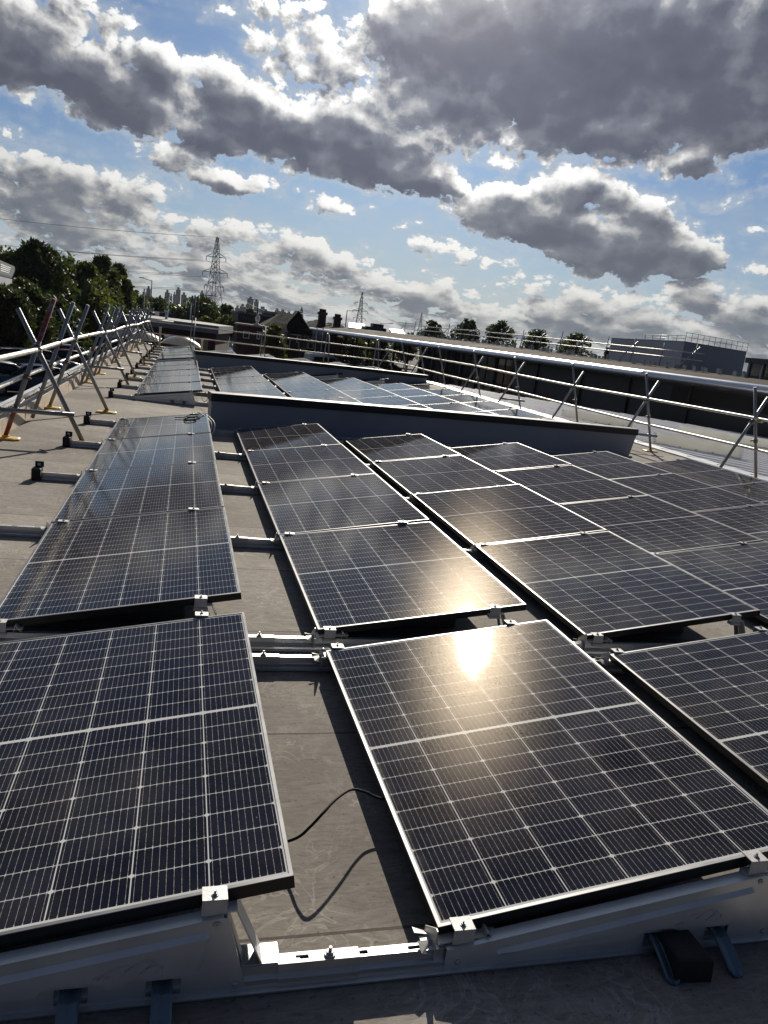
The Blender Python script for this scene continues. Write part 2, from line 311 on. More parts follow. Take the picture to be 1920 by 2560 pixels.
    mx_ = h.n('MixShader'); h.put(mx_.inputs[0], h.m('MULTIPLY', fr.outputs[0], h.mapr(fr.outputs[0], .05, .45, .50, 1.))); m.node_tree.links.new(p.outputs[0], mx_.inputs[1]); m.node_tree.links.new(g1.outputs[0], mx_.inputs[2])
    # weak wide scatter of the pressed glass texture
    gl = h.n('BsdfAnisotropic', distribution='BECKMANN'); gl.inputs['Color'].default_value = (.0040, .0035, .0028, 1); gl.inputs['Roughness'].default_value = .195
    b2 = h.n('Bump'); b2.inputs['Strength'].default_value = 1.; b2.inputs['Distance'].default_value = .00042
    h.put(b2.inputs['Height'], h.noise(tc, 190., 3, .65)); h.put(gl.inputs['Normal'], b2.outputs[0])
    ad = h.n('AddShader'); m.node_tree.links.new(mx_.outputs[0], ad.inputs[0]); m.node_tree.links.new(gl.outputs[0], ad.inputs[1])
    m.node_tree.links.new(ad.outputs[0], m.node_tree.nodes['Material Output'].inputs[0])
    return m
MT['cells'] = panel_glass()

def roof_mat():
    m = bpy.data.materials.new('roof_membrane'); m.use_nodes = True; h = NT(m.node_tree); p = m.node_tree.nodes['Principled BSDF']
    tc = h.n('TexCoord').outputs['Object']; s = h.sep(tc)
    streak = h.noise(h.vm('MULTIPLY', tc, (9., 34., 1.)), 1., 8, .72, 1.4)
    fine = h.noise(h.vm('MULTIPLY', tc, (22., 120., 1.)), 1., 4, .7)
    swirl = h.noise(tc, 4.2, 2, .5, 4.2)
    ridge = h.m('SUBTRACT', 1., h.m('MULTIPLY', h.m('ABSOLUTE', h.m('SUBTRACT', swirl, .5)), 30.), clamp=True)
    ridge = h.m('MULTIPLY', ridge, h.mapr(h.noise(tc, 2.6, 4, .6), .46, .6))
    scuff = h.mapr(h.noise(h.vm('MULTIPLY', tc, (1.3, .8, 1.)), 4.5, 8, .78, 2.2), .50, .74)
    big = h.noise(tc, .6, 6, .62)
    c = h.mix(h.mapr(streak, .34, .66), (.140, .128, .113), (.305, .283, .254))
    c = h.mix(h.mapr(fine, .3, .7, 0., .35), c, (.34, .31, .275))
    c = h.mix(h.m('MULTIPLY', scuff, .55), c, (.40, .37, .335))
    c = h.mix(h.mapr(big, .38, .56, .6, 0.), c, (.125, .112, .097))
    c = h.mix(h.m('MULTIPLY', ridge, .42), c, (.50, .47, .43))
    row = h.m('ADD', h.m('DIVIDE', h.m('SUBTRACT', s[1], .11), 1.03), 40.)
    fr = h.m('FRACT', row); seam = h.m('LESS_THAN', fr, .011)
    wob = h.noise(h.vm('MULTIPLY', tc, (.7, .4, 1.)), 2.5, 3)
    c = h.mix(h.m('MULTIPLY', seam, .75), c, (.06, .05, .045))
    tone = h.n('TexWhiteNoise', noise_dimensions='1D'); h.put(tone.inputs['W'], h.m('FLOOR', row))
    c = h.mix(.36, c, h.vm('SCALE', c, scale=h.mapr(tone.outputs[0], 0., 1., .55, 1.45)))
    spk = h.noise(tc, 60., 2, .5); c = h.mix(h.mapr(spk, .64, .72, 0., .6), c, (.07, .06, .05))
    h.put(p.inputs['Base Color'], c); p.inputs['Roughness'].default_value = .85; p.inputs['Specular IOR Level'].default_value = .1
    b = h.n('Bump'); b.inputs['Strength'].default_value = .3; b.inputs['Distance'].default_value = .005
    h.put(b.inputs['Height'], h.m('ADD', streak, h.m('MULTIPLY', fr, .6))); h.put(p.inputs['Normal'], b.outputs[0]); return m
MT['roof'] = roof_mat()

# ------------------------------------------------------------------ mesh building
class MB:
    def __init__(s): s.v = []; s.f = []; s.mi = []; s.sm = []
    def face(s, pts, mi=0, smooth=False):
        b = len(s.v); s.v += [tuple(p) for p in pts]; s.f.append(tuple(range(b, b + len(pts)))); s.mi.append(mi); s.sm.append(smooth); return s
    def grid(s, rings, mi=0, smooth=True, close=True, caps=True):
        """skin a list of rings"""
        b = len(s.v); n = len(rings[0])
        for r in rings: s.v += [tuple(p) for p in r]
        for i in range(len(rings) - 1):
            for j in range(n if close else n - 1):
                k = (j + 1) % n
                s.f.append((b + i * n + j, b + i * n + k, b + (i + 1) * n + k, b + (i + 1) * n + j)); s.mi.append(mi); s.sm.append(smooth)
        if caps and close:
            s.f.append(tuple(b + j for j in range(n))[::-1]); s.f.append(tuple(b + (len(rings) - 1) * n + j for j in range(n))); s.mi += [mi, mi]; s.sm += [False, False]
        return s
    def box(s, x0, x1, y0, y1, z0, z1, mi=0, bev=0.):
        if bev:
            r = []
            for z, i in ((z0, bev), (z0 + bev, 0), (z1 - bev, 0), (z1, bev)):
                r.append([(x0 + i + bev * (i == 0), y0 + i, z), (x1 - i - bev * (i == 0), y0 + i, z), (x1 - i, y0 + i + bev * (i == 0), z), (x1 - i, y1 - i - bev * (i == 0), z), (x1 - i - bev * (i == 0), y1 - i, z), (x0 + i + bev * (i == 0), y1 - i, z), (x0 + i, y1 - i - bev * (i == 0), z), (x0 + i, y0 + i + bev * (i == 0), z)])
            return s.grid(r, mi, False)
        return s.grid([[(x0, y0, z), (x1, y0, z), (x1, y1, z), (x0, y1, z)] for z in (z0, z1)], mi, False)
    def tube(s, p0, p1, r, n=10, mi=0, r2=None, smooth=True):
        p0, p1 = Vector(p0), Vector(p1); d = (p1 - p0).normalized()
        a = d.cross((0, 0, 1) if abs(d.z) < .95 else (1, 0, 0)).normalized(); b = d.cross(a)
        rg = []
        for p, q in ((p0, r), (p1, r if r2 is None else r2)):
            rg.append([p + a * (q * math.cos(t * 2 * math.pi / n)) + b * (q * math.sin(t * 2 * math.pi / n)) for t in range(n)])
        return s.grid(rg, mi, smooth)
    def path(s, pts, r, n=8, mi=0, rs=None):
        pts = [Vector(p) for p in pts]; rg = []; a = None
        for i, p in enumerate(pts):
            d = (pts[min(i + 1, len(pts) - 1)] - pts[max(i - 1, 0)]).normalized()
            if a is None: a = d.cross((0, 0, 1) if abs(d.z) < .9 else (1, 0, 0)).normalized()
            a = (a - d * a.dot(d)).normalized(); b = d.cross(a); q = rs[i] if rs else r
            rg.append([p + a * (q * math.cos(t * 2 * math.pi / n)) + b * (q * math.sin(t * 2 * math.pi / n)) for t in range(n)])
        return s.grid(rg, mi)
    def prism(s, poly, y0, y1, mi=0, axis='y'):
        f = (lambda p, y: (p[0], y, p[1])) if axis == 'y' else ((lambda p, y: (y, p[0], p[1])) if axis == 'x' else (lambda p, y: (p[0], p[1], y)))
        return s.grid([[f(p, y) for p in poly] for y in (y0, y1)], mi, False)
    def strip(s, line, t, y0, y1, mi=0):
        """a folded sheet: polyline in x-z given thickness t, extruded along y"""
        L = [Vector((p[0], p[1])) for p in line]; A = []; Bk = []
        for i, p in enumerate(L):
            d = (L[min(i + 1, len(L) - 1)] - L[max(i - 1, 0)]).normalized(); nrm = Vector((-d.y, d.x)) * t / 2
            A.append(p + nrm); Bk.append(p - nrm)
        return s.prism([tuple(p) for p in A + Bk[::-1]], y0, y1, mi)
    def mesh(s, name, mats):
        me = bpy.data.meshes.new(name); me.from_pydata(s.v, [], s.f)
        for q in (mats if isinstance(mats, (list, tuple)) else [mats]): me.materials.append(q)
        me.polygons.foreach_set('material_index', s.mi); me.polygons.foreach_set('use_smooth', s.sm)
        bm = bmesh.new(); bm.from_mesh(me); bmesh.ops.remove_doubles(bm, verts=bm.verts, dist=1e-5) if len(s.v) < 4000 else None
        bmesh.ops.recalc_face_normals(bm, faces=bm.faces); bm.to_mesh(me); bm.free(); me.update(); return me
    def build(s, name, mats, parent=None, loc=None):
        o = bpy.data.objects.new(name, s.mesh(name, mats)); COL.objects.link(o)
        if parent: o.parent = parent
        if loc: o.location = loc
        return o

def tag(o, label=None, cat=None, group=None, kind=None):
    for k, v in (('label', label), ('category', cat), ('group', group), ('kind', kind)):
        if v: o[k] = v
    return o
def thing(name, label, cat, loc=(0, 0, 0), rz=0., group=None):
    o = bpy.data.objects.new(name, None); COL.objects.link(o); o.location = loc; o.rotation_euler = (0, 0, rz); o.empty_display_size = .1
    return tag(o, label, cat, group)
def structure(name, mb, m): return tag(mb.build(name, m), kind='structure')
def dup(root, loc=None, rz=None, label=None, group=None, mats=None):
    r = root.copy(); COL.objects.link(r)
    if loc is not None: r.location = loc
    if rz is not None: r.rotation_euler = (root.rotation_euler.x, root.rotation_euler.y, rz)
    if label: r['label'] = label
    if group: r['group'] = group
    for ch in list(root.children):
        c = ch.copy(); COL.objects.link(c); c.parent = r
        if mats and ch.name.split('.')[0] in mats:
            c.material_slots[0].link = 'OBJECT'; c.material_slots[0].material = mats[ch.name.split('.')[0]]
        for g in list(ch.children):
            d = g.copy(); COL.objects.link(d); d.parent = c
    return r
ORD = ['zeroth', 'first', 'second', 'third', 'fourth', 'fifth', 'sixth', 'seventh', 'eighth', 'ninth', 'tenth', 'eleventh', 'twelfth', 'thirteenth', 'fourteenth', 'fifteenth', 'sixteenth', 'seventeenth', 'eighteenth', 'nineteenth', 'twentieth']
# ------------------------------------------------------------------ setting: ground and the flat roof
GZ = -3.2
structure('ground', MB().face([(-6000, -300, GZ), (6000, -300, GZ), (6000, 9000, GZ), (-6000, 9000, GZ)]), MT['asphalt'])
RX0, RX1, RY0, RY1 = -2.95, 9.0, -7.0, 33.2
rb = MB().grid([[(RX0, RY0, z), (RX1 + .15, RY0, z), (RX1, 12, z), (RX1 - .1, RY1, z), (RX0, RY1, z)] for z in (GZ, 0.)], 0, False)
structure('flat_roof', rb, MT['roof'])

# ------------------------------------------------------------------ solar panels
TH = 0.1642; CT, SN = math.cos(TH), math.sin(TH); PITCH = 1.5154; STEP = PL + .02
LOWZ = .10
def make_panel(label):
    t = thing('solar_panel', label, 'solar panel')
    f = MB(); w = .011
    # hollow frame: outer side, top lip
    o_ = [(0, 0), (PW, 0), (PW, PL), (0, PL)]; i_ = [(w, w), (PW - w, w), (PW - w, PL - w), (w, PL - w)]
    for k in range(4):
        a, b, c, d = o_[k], o_[(k + 1) % 4], i_[(k + 1) % 4], i_[k]
        f.face([(*a, -PT), (*b, -PT), (*b, -.0012), (*a, -.0012)], 0)                         # side
        e = .0012
        ai = (a[0] + (e if a[0] == 0 else -e), a[1] + (e if a[1] == 0 else -e)); bi = (b[0] + (e if b[0] == 0 else -e), b[1] + (e if b[1] == 0 else -e))
        f.face([(*a, -.0012), (*b, -.0012), (*bi, 0), (*ai, 0)], 1)
        f.face([(*ai, 0), (*bi, 0), (*c, 0), (*d, 0)], 1)                                    # lip
        f.face([(*d, 0), (*c, 0), (*c, -.004), (*d, -.004)], 1)
        g = .028; h = [(g, g), (PW - g, g), (PW - g, PL - g), (g, PL - g)]
        f.face([(*a, -PT), (*h[k], -PT), (*h[(k + 1) % 4], -PT), (*b, -PT)], 0)               # bottom flange
    f.build('frame', [MT['anod'], MT['lip']], t)
    g = MB(); z = -.0025
    g.face([(w, w, z), (PW - w, w, z), (PW - w, PL - w, z), (w, PL - w, z)])
    g.build('glass', MT['cells'], t)
    b = MB().box(w, PW - w, w, PL - w, -.009, -.0035); b.build('backsheet', MT['anod'], t)
    j = MB()
    j.box(PW * .5 - .05, PW * .5 + .05, PL / 2 - .05, PL / 2 + .05, -.026, -.0095)
    j.build('junction_box', MT['black'], t)
    return t
proto = make_panel('x')
GROUPS = [  # y of the first edge, panels deep, rows, words
    (0.0, 1, 4, 'front block'),
    (1.976, 4, 6, 'block before the grey wall'),
    (12.23, 5, 6, 'block between the grey walls'),
    (22.55, 5, 6, 'block behind the far grey wall')]
ROWN = ['row beside the kerb', 'second row from the kerb', 'third row from the kerb', 'fourth row from the kerb', 'fifth row from the kerb', 'sixth row from the kerb']
first = True
rng = random.Random(3)
for gi, (y0, n, rows, bl) in enumerate(GROUPS):
    for r in range(rows):
        for k in range(n):
            lab = 'solar panel in %s, %s back, %s' % (ROWN[r], ORD[k + 1], bl) if n > 1 else 'large dark solar panel, %s, %s' % (ROWN[r], bl)
            o = proto if first else dup(proto); first = False
            o['label'] = lab; o['group'] = 'solar panels, ' + bl
            # no two panels sit quite the same
            o.location = ((r - 1) * PITCH + rng.uniform(-.003, .003), y0 + k * STEP, LOWZ + rng.uniform(-.002, .002))
            o.rotation_euler = (rng.uniform(-.0025, .0025), -TH + rng.uniform(-.003, .003) + (.013 if (gi, r, k) == (1, 1, 0) else 0), rng.uniform(-.001, .001))

# ------------------------------------------------------------------ mounting rails
RH = .062
RPROF = [(.0345, .003), (.0345, .008), (.0235, .011), (.0215, .020), (.0235, .034), (.0135, .040), (.0135, RH)]   # half section, foot to shoulder
def rail_sides(m, a, b, g=0.):
    for sg in (-1, 1):
        P = [(sg * (y + g), z + (g if i > 4 else 0)) for i, (y, z) in enumerate(RPROF)]
        if g: P = P[2:]
        Q = [(y - sg * .002, z) for y, z in P]
        for i in range(len(P) - 1):
            m.grid([[(x, *P[i]), (x, *P[i + 1]), (x, *Q[i + 1]), (x, *Q[i])] for x in (a, b)], 0, False)
def rail_mesh(x0, x1):
    m = MB(); rail_sides(m, x0, x1); w, H = .0135, RH + .0004; s_ = .006
    m.box(x0, x1, -w, -s_, H, H + .0025); m.box(x0, x1, s_, w, H, H + .0025)
    xs = x0
    while xs < x1 - .01:
        xe = min(x1, xs + .105); m.box(xs, xe, -s_ + .0002, s_ - .0002, H, H + .0025); xs = xe + .034
    return m
def splice(x):
    m = MB(); g = .003; rail_sides(m, x, x + .205, g); w, H = .0135 + g, RH + g + .0004; s_ = .006
    m.box(x, x + .045, -w, w, H, H + .0025); m.box(x + .077, x + .205, -w, w, H, H + .0025); m.box(x + .0452, x + .0768, -w, -s_, H, H + .0025); m.box(x + .0452, x + .0768, s_, w, H, H + .0025)
    return m
def bolt_mb(x, y, z, s=1.):
    m = MB(); m.tube((x, y, z), (x, y, z + .003 * s), .014 * s, 14); m.tube((x, y, z + .003 * s), (x, y, z + .009 * s), .0095 * s, 6, smooth=False); m.tube((x, y, z + .009 * s), (x, y, z + .02 * s), .0045 * s, 8)
    return m
RAILS = []
def make_rail(y, rows, label, group, x0=-1.86):
    x1 = (rows - 2) * PITCH + PW + .1
    t = thing('mounting_rail', label, 'mounting rail', (0, y, 0), 0, group)
    rail_mesh(x0, x1).build('channel', MT['alu'], t)
    for r in range(rows - 1):
        xx = (r - 1) * PITCH + 1.135 - .06
        splice(xx + .02).build('splice', MT['alu_bright'], t)
        bolt_mb(xx + .15, 0, RH + .0075).build('bolt', MT['alu_bright'], t)
    return t
PADP = None
def rail_pad(y, label):
    global PADP
    if PADP is None:
        PADP = thing('rail_end_block', label, 'rubber block', (-1.86, y, 0), 0, 'black rubber blocks on rail ends')
        m = MB(); m.box(-.075, .0, -.075, .055, 0, .105, 0, .006); m.build('block', MT['black'], PADP)
        m = MB(); m.box(-.06, .01, .02, .035, .105, .155); m.build('upright_plate', MT['black'], PADP)
        m = MB(); m.box(-.04, -.015, .0185, .0197, .115, .14); m.build('slot', MT['alu_bright'], PADP)
    else: dup(PADP, (-1.86, y, 0), None, label)
for gi, (y0, n, rows, bl) in enumerate(GROUPS):
    ys = [y0 - .02] + [y0 + k * STEP - .01 for k in range(1, n)] + [y0 + n * STEP + .0]
    if gi == 0: ys = [-.022, PL + .012]
    for k, y in enumerate(ys):
        make_rail(y, rows, 'slotted aluminium rail under %s edge of the %s' % (ORD[k + 1] + ' panel', bl), 'mounting rails, ' + bl, -1.86 if (gi, k) != (0, 0) else -1.86)
        rail_pad(y, 'black rubber block on kerb end of %s rail, %s' % (ORD[k + 1], bl))

# ------------------------------------------------------------------ supports and clamps
def zt(x): return LOWZ + x * math.tan(TH)                       # top of the panel above its row's origin
def clamp_end(x):
    m = MB(); z1 = zt(x) + .004
    m.box(x - .029, x + .029, -.036, .010, z1, z1 + .0035); m.box(x - .029, x + .029, -.036, -.0325, z1 - .040, z1 - .0003); m.box(x - .029, x + .029, -.0322, .0, z1 - .058, z1 - .042)
    m.box(x - .033, x + .033, -.040, -.033, z1 - .058, z1 - .046)
    return m
def clamp_mid(x):
    m = MB(); z1 = zt(x) + .002
    m.box(x - .035, x + .035, -.0225, .0225, z1, z1 + .0035); m.box(x - .03, x + .03, -.008, .008, z1 - .035, z1 - .0003)
    return m
def low_foot():
    m = MB()
    m.strip([(-.005, .070), (.02, .066), (.118, .066), (.125, .100)], .0035, -.03, .03)
    m.strip([(-.005, .0725), (.03, .078), (.155, .1045 - .02)], .0035, -.0301, .0301)
    m.strip([(.126, .098), (.150, .070)], .0035, -.0299, .0299)
    m.strip([(.028, .068), (.034, .073), (.04, .068)], .003, -.028, .028)
    return m
def hook():
    m = MB(); m.prism([(-.042, .02), (.040, .02), (.040, .072), (-.03, .125), (-.042, .125)], -.022, -.019, axis='x')
    for s_ in (-1, 1):   # bent ears
        m.face([(-.023, s_ * .010, .070), (-.060, s_ * .014, .074), (-.056, s_ * .045, .064), (-.023, s_ * .043, .052)])
        m.face([(-.023, s_ * .010, .0715), (-.060, s_ * .014, .0755), (-.056, s_ * .045, .0655), (-.023, s_ * .043, .0535)])
    m.box(-.048, -.023, -.010, .010, RH + .004, RH + .006)
    return m
def high_leg():
    m = MB(); m.strip([(1.055, .068), (.985, .225), (.93, .222)], .004, -.034, .034); m.strip([(1.01, .068), (.962, .215)], .003, -.02, .02)
    m.strip([(1.10, .0665), (.98, .0665)], .003, -.032, .032); return m
def tri_plate():
    """pressed triangular end plate with a raised panel, two slots and a swoosh"""
    m = MB(); y = -.046
    P = [(.010, .008), (.010, .066), (.085, .074), (.955, .219), (.962, .219), (1.022, .006)]
    H1 = [(.592, .020), (.592, .063), (.664, .063), (.664, .020)]; H2 = [(.790, .020), (.790, .063), (.868, .063), (.868, .020)]
    # plate pieces around the slots
    def q(pts, yy=y): m.face([(a, yy, b) for a, b in pts]); m.face([(a, yy + .0025, b) for a, b in pts])
    def tz(x): return .074 + (x - .085) * (.219 - .074) / .870
    q([P[0], (.592, .008), (.592, tz(.592)), P[2], P[1]]); q([(.592, .008), (.664, .008), (.664, .020), (.592, .020)]); q([(.592, .063), (.664, .063), (.664, tz(.664)), (.592, tz(.592))])
    q([(.664, .008), (.790, .008), (.790, tz(.790)), (.664, tz(.664))]); q([(.790, .008), (.868, .008), (.868, .020), (.790, .020)]); q([(.790, .063), (.868, .063), (.868, tz(.868)), (.790, tz(.79))])
    q([(.868, .008), (1.022, .006), (.962, .219), (.955, .219), (.868, tz(.868))])
    m.box(.01, 1.022, y, y + .03, .0035, .006)                       # bottom flange
    m.strip([(.012, .0675), (.085, .0755), (.955, .2205)], .002, y, -.01)   # top flange
    m.strip([(.9625, .2185), (1.0225, .006)], .002, y, -.012)             # back flange
    return m
def tri_emboss():
    m = MB(); y = -.0462
    out = [(.150, .048), (.158, .058), (.915, .186), (.925, .176), (.905, .082), (.888, .070), (.800, .070), (.770, .075), (.752, .070), (.735, .052), (.705, .050), (.690, .066), (.668, .074), (.588, .074), (.570, .066), (.560, .052), (.535, .048), (.165, .040)]
    n = len(out); ins = []
    for i in range(n):                                   # even inset of the outline
        p0, p1, p2 = Vector(out[i - 1]), Vector(out[i]), Vector(out[(i + 1) % n])
        e1, e2 = (p1 - p0).normalized(), (p2 - p1).normalized(); nb = Vector((e1.y, -e1.x)) + Vector((e2.y, -e2.x)); nb.normalize()
        ins.append(tuple(p1 + nb * (.014 if i in (1, 2) else .006)))
    m.grid([[(a, y, b) for a, b in out], [(a, y - .009, b) for a, b in ins]], 0, False, True, False); m.face([(a, y - .009, b) for a, b in ins], 0, False)
    return m
def logo_mb():
    m = MB(); y = -.0556
    for ln in ([(.675, .092), (.70, .105), (.725, .117), (.745, .121), (.756, .118), (.752, .110)], [(.742, .104), (.765, .122), (.782, .131), (.80, .131), (.808, .124), (.80, .117), (.786, .108)],
               [(.775, .096), (.793, .108), (.812, .116), (.824, .112), (.822, .104)], [(.683, .089), (.70, .098)], [(.70, .090), (.71, .095)], [(.808, .095), (.814, .101)], [(.787, .127), (.797, .124)]):
        m.path([(a, y, b) for a, b in ln], .0017, 6)
    return m
def prongs_mb():
    L = []
    for xa, xb in ((.604, .650), (.803, .850)):
        m = MB(); c = (xa + xb) / 2; w = (xb - xa) / 2
        rg = []
        for (yy, zz, ww) in ((-.030, .057, w), (-.075, .052, w), (-.120, .030, w), (-.150, .012, w * .98), (-.162, .004, w * .5)):
            rg.append([(c - ww, yy, zz), (c - ww * .8, yy - .001, zz + .004), (c, yy, zz - .003), (c + ww * .8, yy - .001, zz + .004), (c + ww, yy, zz), (c + ww, yy + .003, zz - .003), (c, yy + .003, zz - .006), (c - ww, yy + .003, zz - .003)])
        m.grid(rg, 0, False); L.append(m)
    return L
def rivets(pts):
    m = MB()
    for x, z in pts:
        m.tube((x, -.047, z), (x, -.051, z), .0085, 12, r2=.0075); m.tube((x, -.051, z), (x, -.0535, z), .0045, 6, smooth=False)
    return m
MESH = {}
def cached(key, fn, m):
    if key not in MESH: MESH[key] = fn().mesh(key.rstrip('0123456789_'), m)
    return MESH[key]
def put(name, key, fn, m, parent):
    o = bpy.data.objects.new(name, cached(key, fn, m)); COL.objects.link(o); o.parent = parent; return o
XL, XH = .058, .932
def bolt_at(x, y): return lambda: bolt_mb(x, y, zt(x) + (.0075 if y == -.018 else .0055), .62)
def bracket(kind, x, y, label, group, plate=False):
    t = thing('panel_support', label, 'panel bracket', (x, y, 0), 0, group)
    put('low_foot', 'low_foot', low_foot, MT['alu_bright'], t); put('hook_plate', 'hook', hook, MT['alu_bright'], t); put('high_leg', 'high_leg', high_leg, MT['zinc'], t)
    if kind == 'mid':
        for i, q in enumerate((XL + .02, XH - .02)):
            c = put('clamp', 'clamp_mid_%d' % i, lambda q=q: clamp_mid(q), MT['clamp'], t); put('bolt', 'bolt_mid_%d' % i, lambda q=q: bolt_mb(q, 0, zt(q) + .0055, .62), MT['steel'], c)
    else:
        s_ = 1 if kind == 'front' else -1
        for i, q in enumerate((XL, XH)):
            def mk(q=q, s_=s_):
                m = clamp_end(q); m.v = [(a, b * s_, c) for a, b, c in m.v]; return m
            c = put('clamp', 'clamp_%s_%d' % (kind, i), mk, MT['clamp'], t); put('bolt', 'bolt_%s_%d' % (kind, i), lambda q=q, s_=s_: bolt_mb(q, -.018 * s_, zt(q) + .0075, .62), MT['steel'], c)
    if plate:
        p = put('end_plate', 'tri_plate', tri_plate, MT['zinc'], t); put('raised_panel', 'tri_emboss', tri_emboss, MT['zinc'], p); put('emblem', 'logo', logo_mb, MT['alu_bright'], p)
        put('rivet', 'rivets', lambda: rivets([(.047, .030), (.940, .203), (.995, .030)]), MT['alu'], p)
        for i, pm in enumerate(prongs_mb()): put('prong', 'prong_%d' % i, lambda pm=pm: pm, MT['prong'], t)
    return t
for gi, (y0, n, rows, bl) in enumerate(GROUPS):
    for r in range(rows):
        x = (r - 1) * PITCH
        G = 'panel supports, ' + bl
        for k in range(n + 1):
            lab = 'support, %s, %s rail, %s' % (ROWN[r], ORD[k + 1], bl)
            if k == 0: bracket('front', x, y0 - (.006 if gi else .0), lab, G, gi == 0 or (gi >= 2))
            elif k == n: bracket('back', x, y0 + n * STEP - .02 + .006, lab, G)
            else: bracket('mid', x, y0 + k * STEP - .01, lab, G)

# ballast blocks under the panels
bp = None
BAL = [(0.60, 2.42, 'B'), (2.12, 2.42, 'C'), (-.9, 2.42, 'A'), (.62, .42, 'b'), (3.63, 2.42, 'D')]
names = {'B': 'second row from the kerb, just behind the front block', 'C': 'third row from the kerb, just behind the front block', 'A': 'row beside the kerb, just behind the front block', 'b': 'second row from the kerb, in the front block', 'D': 'fourth row from the kerb, behind the front block'}
for x, y, k in BAL:
    lab = 'dark ballast block under ' + names[k]
    if bp is None:
        m = MB(); m.box(-.22, .26, -.16, .2, .003, .095, 0, .012); bp = tag(m.build('ballast_block', MT['ballast']), lab, 'ballast block', 'ballast blocks under the panels'); bp.location = (x, y, 0)
    else: dup(bp, (x, y, 0), None, lab)
m = MB(); m.grid([[(.628 + i, -.155 + i, z), (.735 - i, -.165 + i, z), (.735 - i, -.055, z), (.628 + i, -.055, z)] for z, i in ((.002, 0), (.065, .004), (.07, .010))], 0, False)
tag(m.build('rubber_foot', MT['black']), 'black rubber foot standing before the front end plate of second row', 'rubber block')

# upstands with black copings
def upstand(x0, ya, x1, yb, h, label):
    L = math.hypot(x1 - x0, yb - ya); t = thing('roof_upstand', label, 'low wall', (x0, ya, 0), math.atan2(yb - ya, x1 - x0), 'grey upstand walls on the roof')
    w = MB(); n = 14; rg = []
    for i in range(n + 1):
        s_ = L * i / n; sag = .018 * math.sin(math.pi * i / n); rg.append([(s_ - (.07 * (i == n)), .02, 0), (s_, -.0 , h - .115 + sag), (s_, .22, h - .115 + sag), (s_ - (.07 * (i == n)), .22, 0)])
    w.grid(rg, 0, False); w.build('wall', MT['upstand'], t)
    c = MB(); rg = []
    for i in range(n + 1):
        s_ = -.015 + (L + .03) * i / n; sag = .018 * math.sin(math.pi * i / n); z0 = h - .113 + sag; z1 = h + sag
        rg.append([(s_, -.022, z0), (s_, -.016, z1 - .004), (s_, 0, z1), (s_, .22, z1), (s_, .24, z1 - .004), (s_, .244, z0)])
    c.grid(rg, 0, False); c.build('coping', MT['coping'], t)
    f = MB().prism([(.0, 0), (-.03, 0.004), (.0, .035)], .0, L, axis='x'); f.v = [(a, b + .012, c) for a, b, c in f.v]; f.build('flashing', MT['upstand'], t)
upstand(-.33, 9.28, 7.20, 10.55, .53, 'dark grey upstand wall with black coping, before the middle panel block')
upstand(-.42, 21.85, 7.25, 23.45, .50, 'farther dark grey upstand wall with black coping, behind the middle panel block')

# ------------------------------------------------------------------ cables
def spline(P, n=8):
    P = [Vector(p) for p in P]; out = []
    for i in range(len(P) - 1):
        a, b, c, d = P[max(i - 1, 0)], P[i], P[i + 1], P[min(i + 2, len(P) - 1)]
        for k in range(n):
            t = k / n; out.append(.5 * ((2 * b) + (c - a) * t + (2 * a - 5 * b + 4 * c - d) * t * t + (3 * b - a - 3 * c + d) * t ** 3))
    return out + [P[-1]]
t = MB(); t.path(spline([(-.52, .58, .075), (-.42, .50, .012), (-.365, .455, .03), (-.311, .423, .07), (-.275, .417, .112), (-.238, .434, .143), (-.189, .486, .153), (-.126, .55, .142), (-.067, .588, .106), (-.025, .589, .084), (.05, .57, .07), (.15, .52, .05)]), .0045, 10)
tag(t.build('dc_cable', MT['cable']), 'black cable looping over the bare roof between the two front panels', 'cable')
zA = lambda x, y: LOWZ + (x + PITCH) * math.tan(TH)
t = MB(); pts = []
cx, cy = -.60, 8.62
for k in range(3):
    for i in range(16):
        a = i / 16 * 2 * math.pi; pts.append((cx + .085 * math.cos(a) + k * .012, cy + .14 * math.sin(a), zA(cx + .085 * math.cos(a), cy) + .012 + .006 * k))
for k in range(2):
    for i in range(14):
        a = math.pi * .5 - i / 14 * 2 * math.pi; pts.append((cx - .02 + .075 * math.cos(a), cy - .28 + .12 * math.sin(a) , zA(cx + .075 * math.cos(a), cy) + .012 + .006 * k))
pts += [(cx - .13, cy - .06, zA(cx - .13, 0) + .012), (cx - .2, cy - .01, zA(cx - .2, 0) + .012)]
t.path(pts, .0055, 6); tag(t.build('cable_coil', MT['cable']), 'black coiled cable lying on a panel corner before the grey wall', 'cable')
t = MB(); t.path(spline([(-.52, 8.75, .30), (-.42, 8.70, .27), (-.34, 8.55, .20), (-.36, 8.40, .10), (-.45, 8.32, .06)]), .006, 6); t.path(spline([(-.52, 8.80, .30), (-.40, 8.76, .28), (-.30, 8.58, .2), (-.33, 8.38, .08), (-.42, 8.26, .05)]), .006, 6)
tag(t.build('white_cable', MT['white_cable']), 'pale double cable hanging off the panel corner beside the grey wall', 'cable')
t = MB(); t.path(spline([(-.45, 12.35, .25), (-.40, 12.2, .16), (-.36, 12.0, .1), (-.30, 11.8, .16), (-.29, 11.2, .1), (-.30, 10.4, .16), (-.36, 9.5, .14), (-.40, 9.2, .03)]), .0055, 6)
tag(t.build('string_cable', MT['cable']), 'black cable running from middle block past the end of the wall', 'cable')
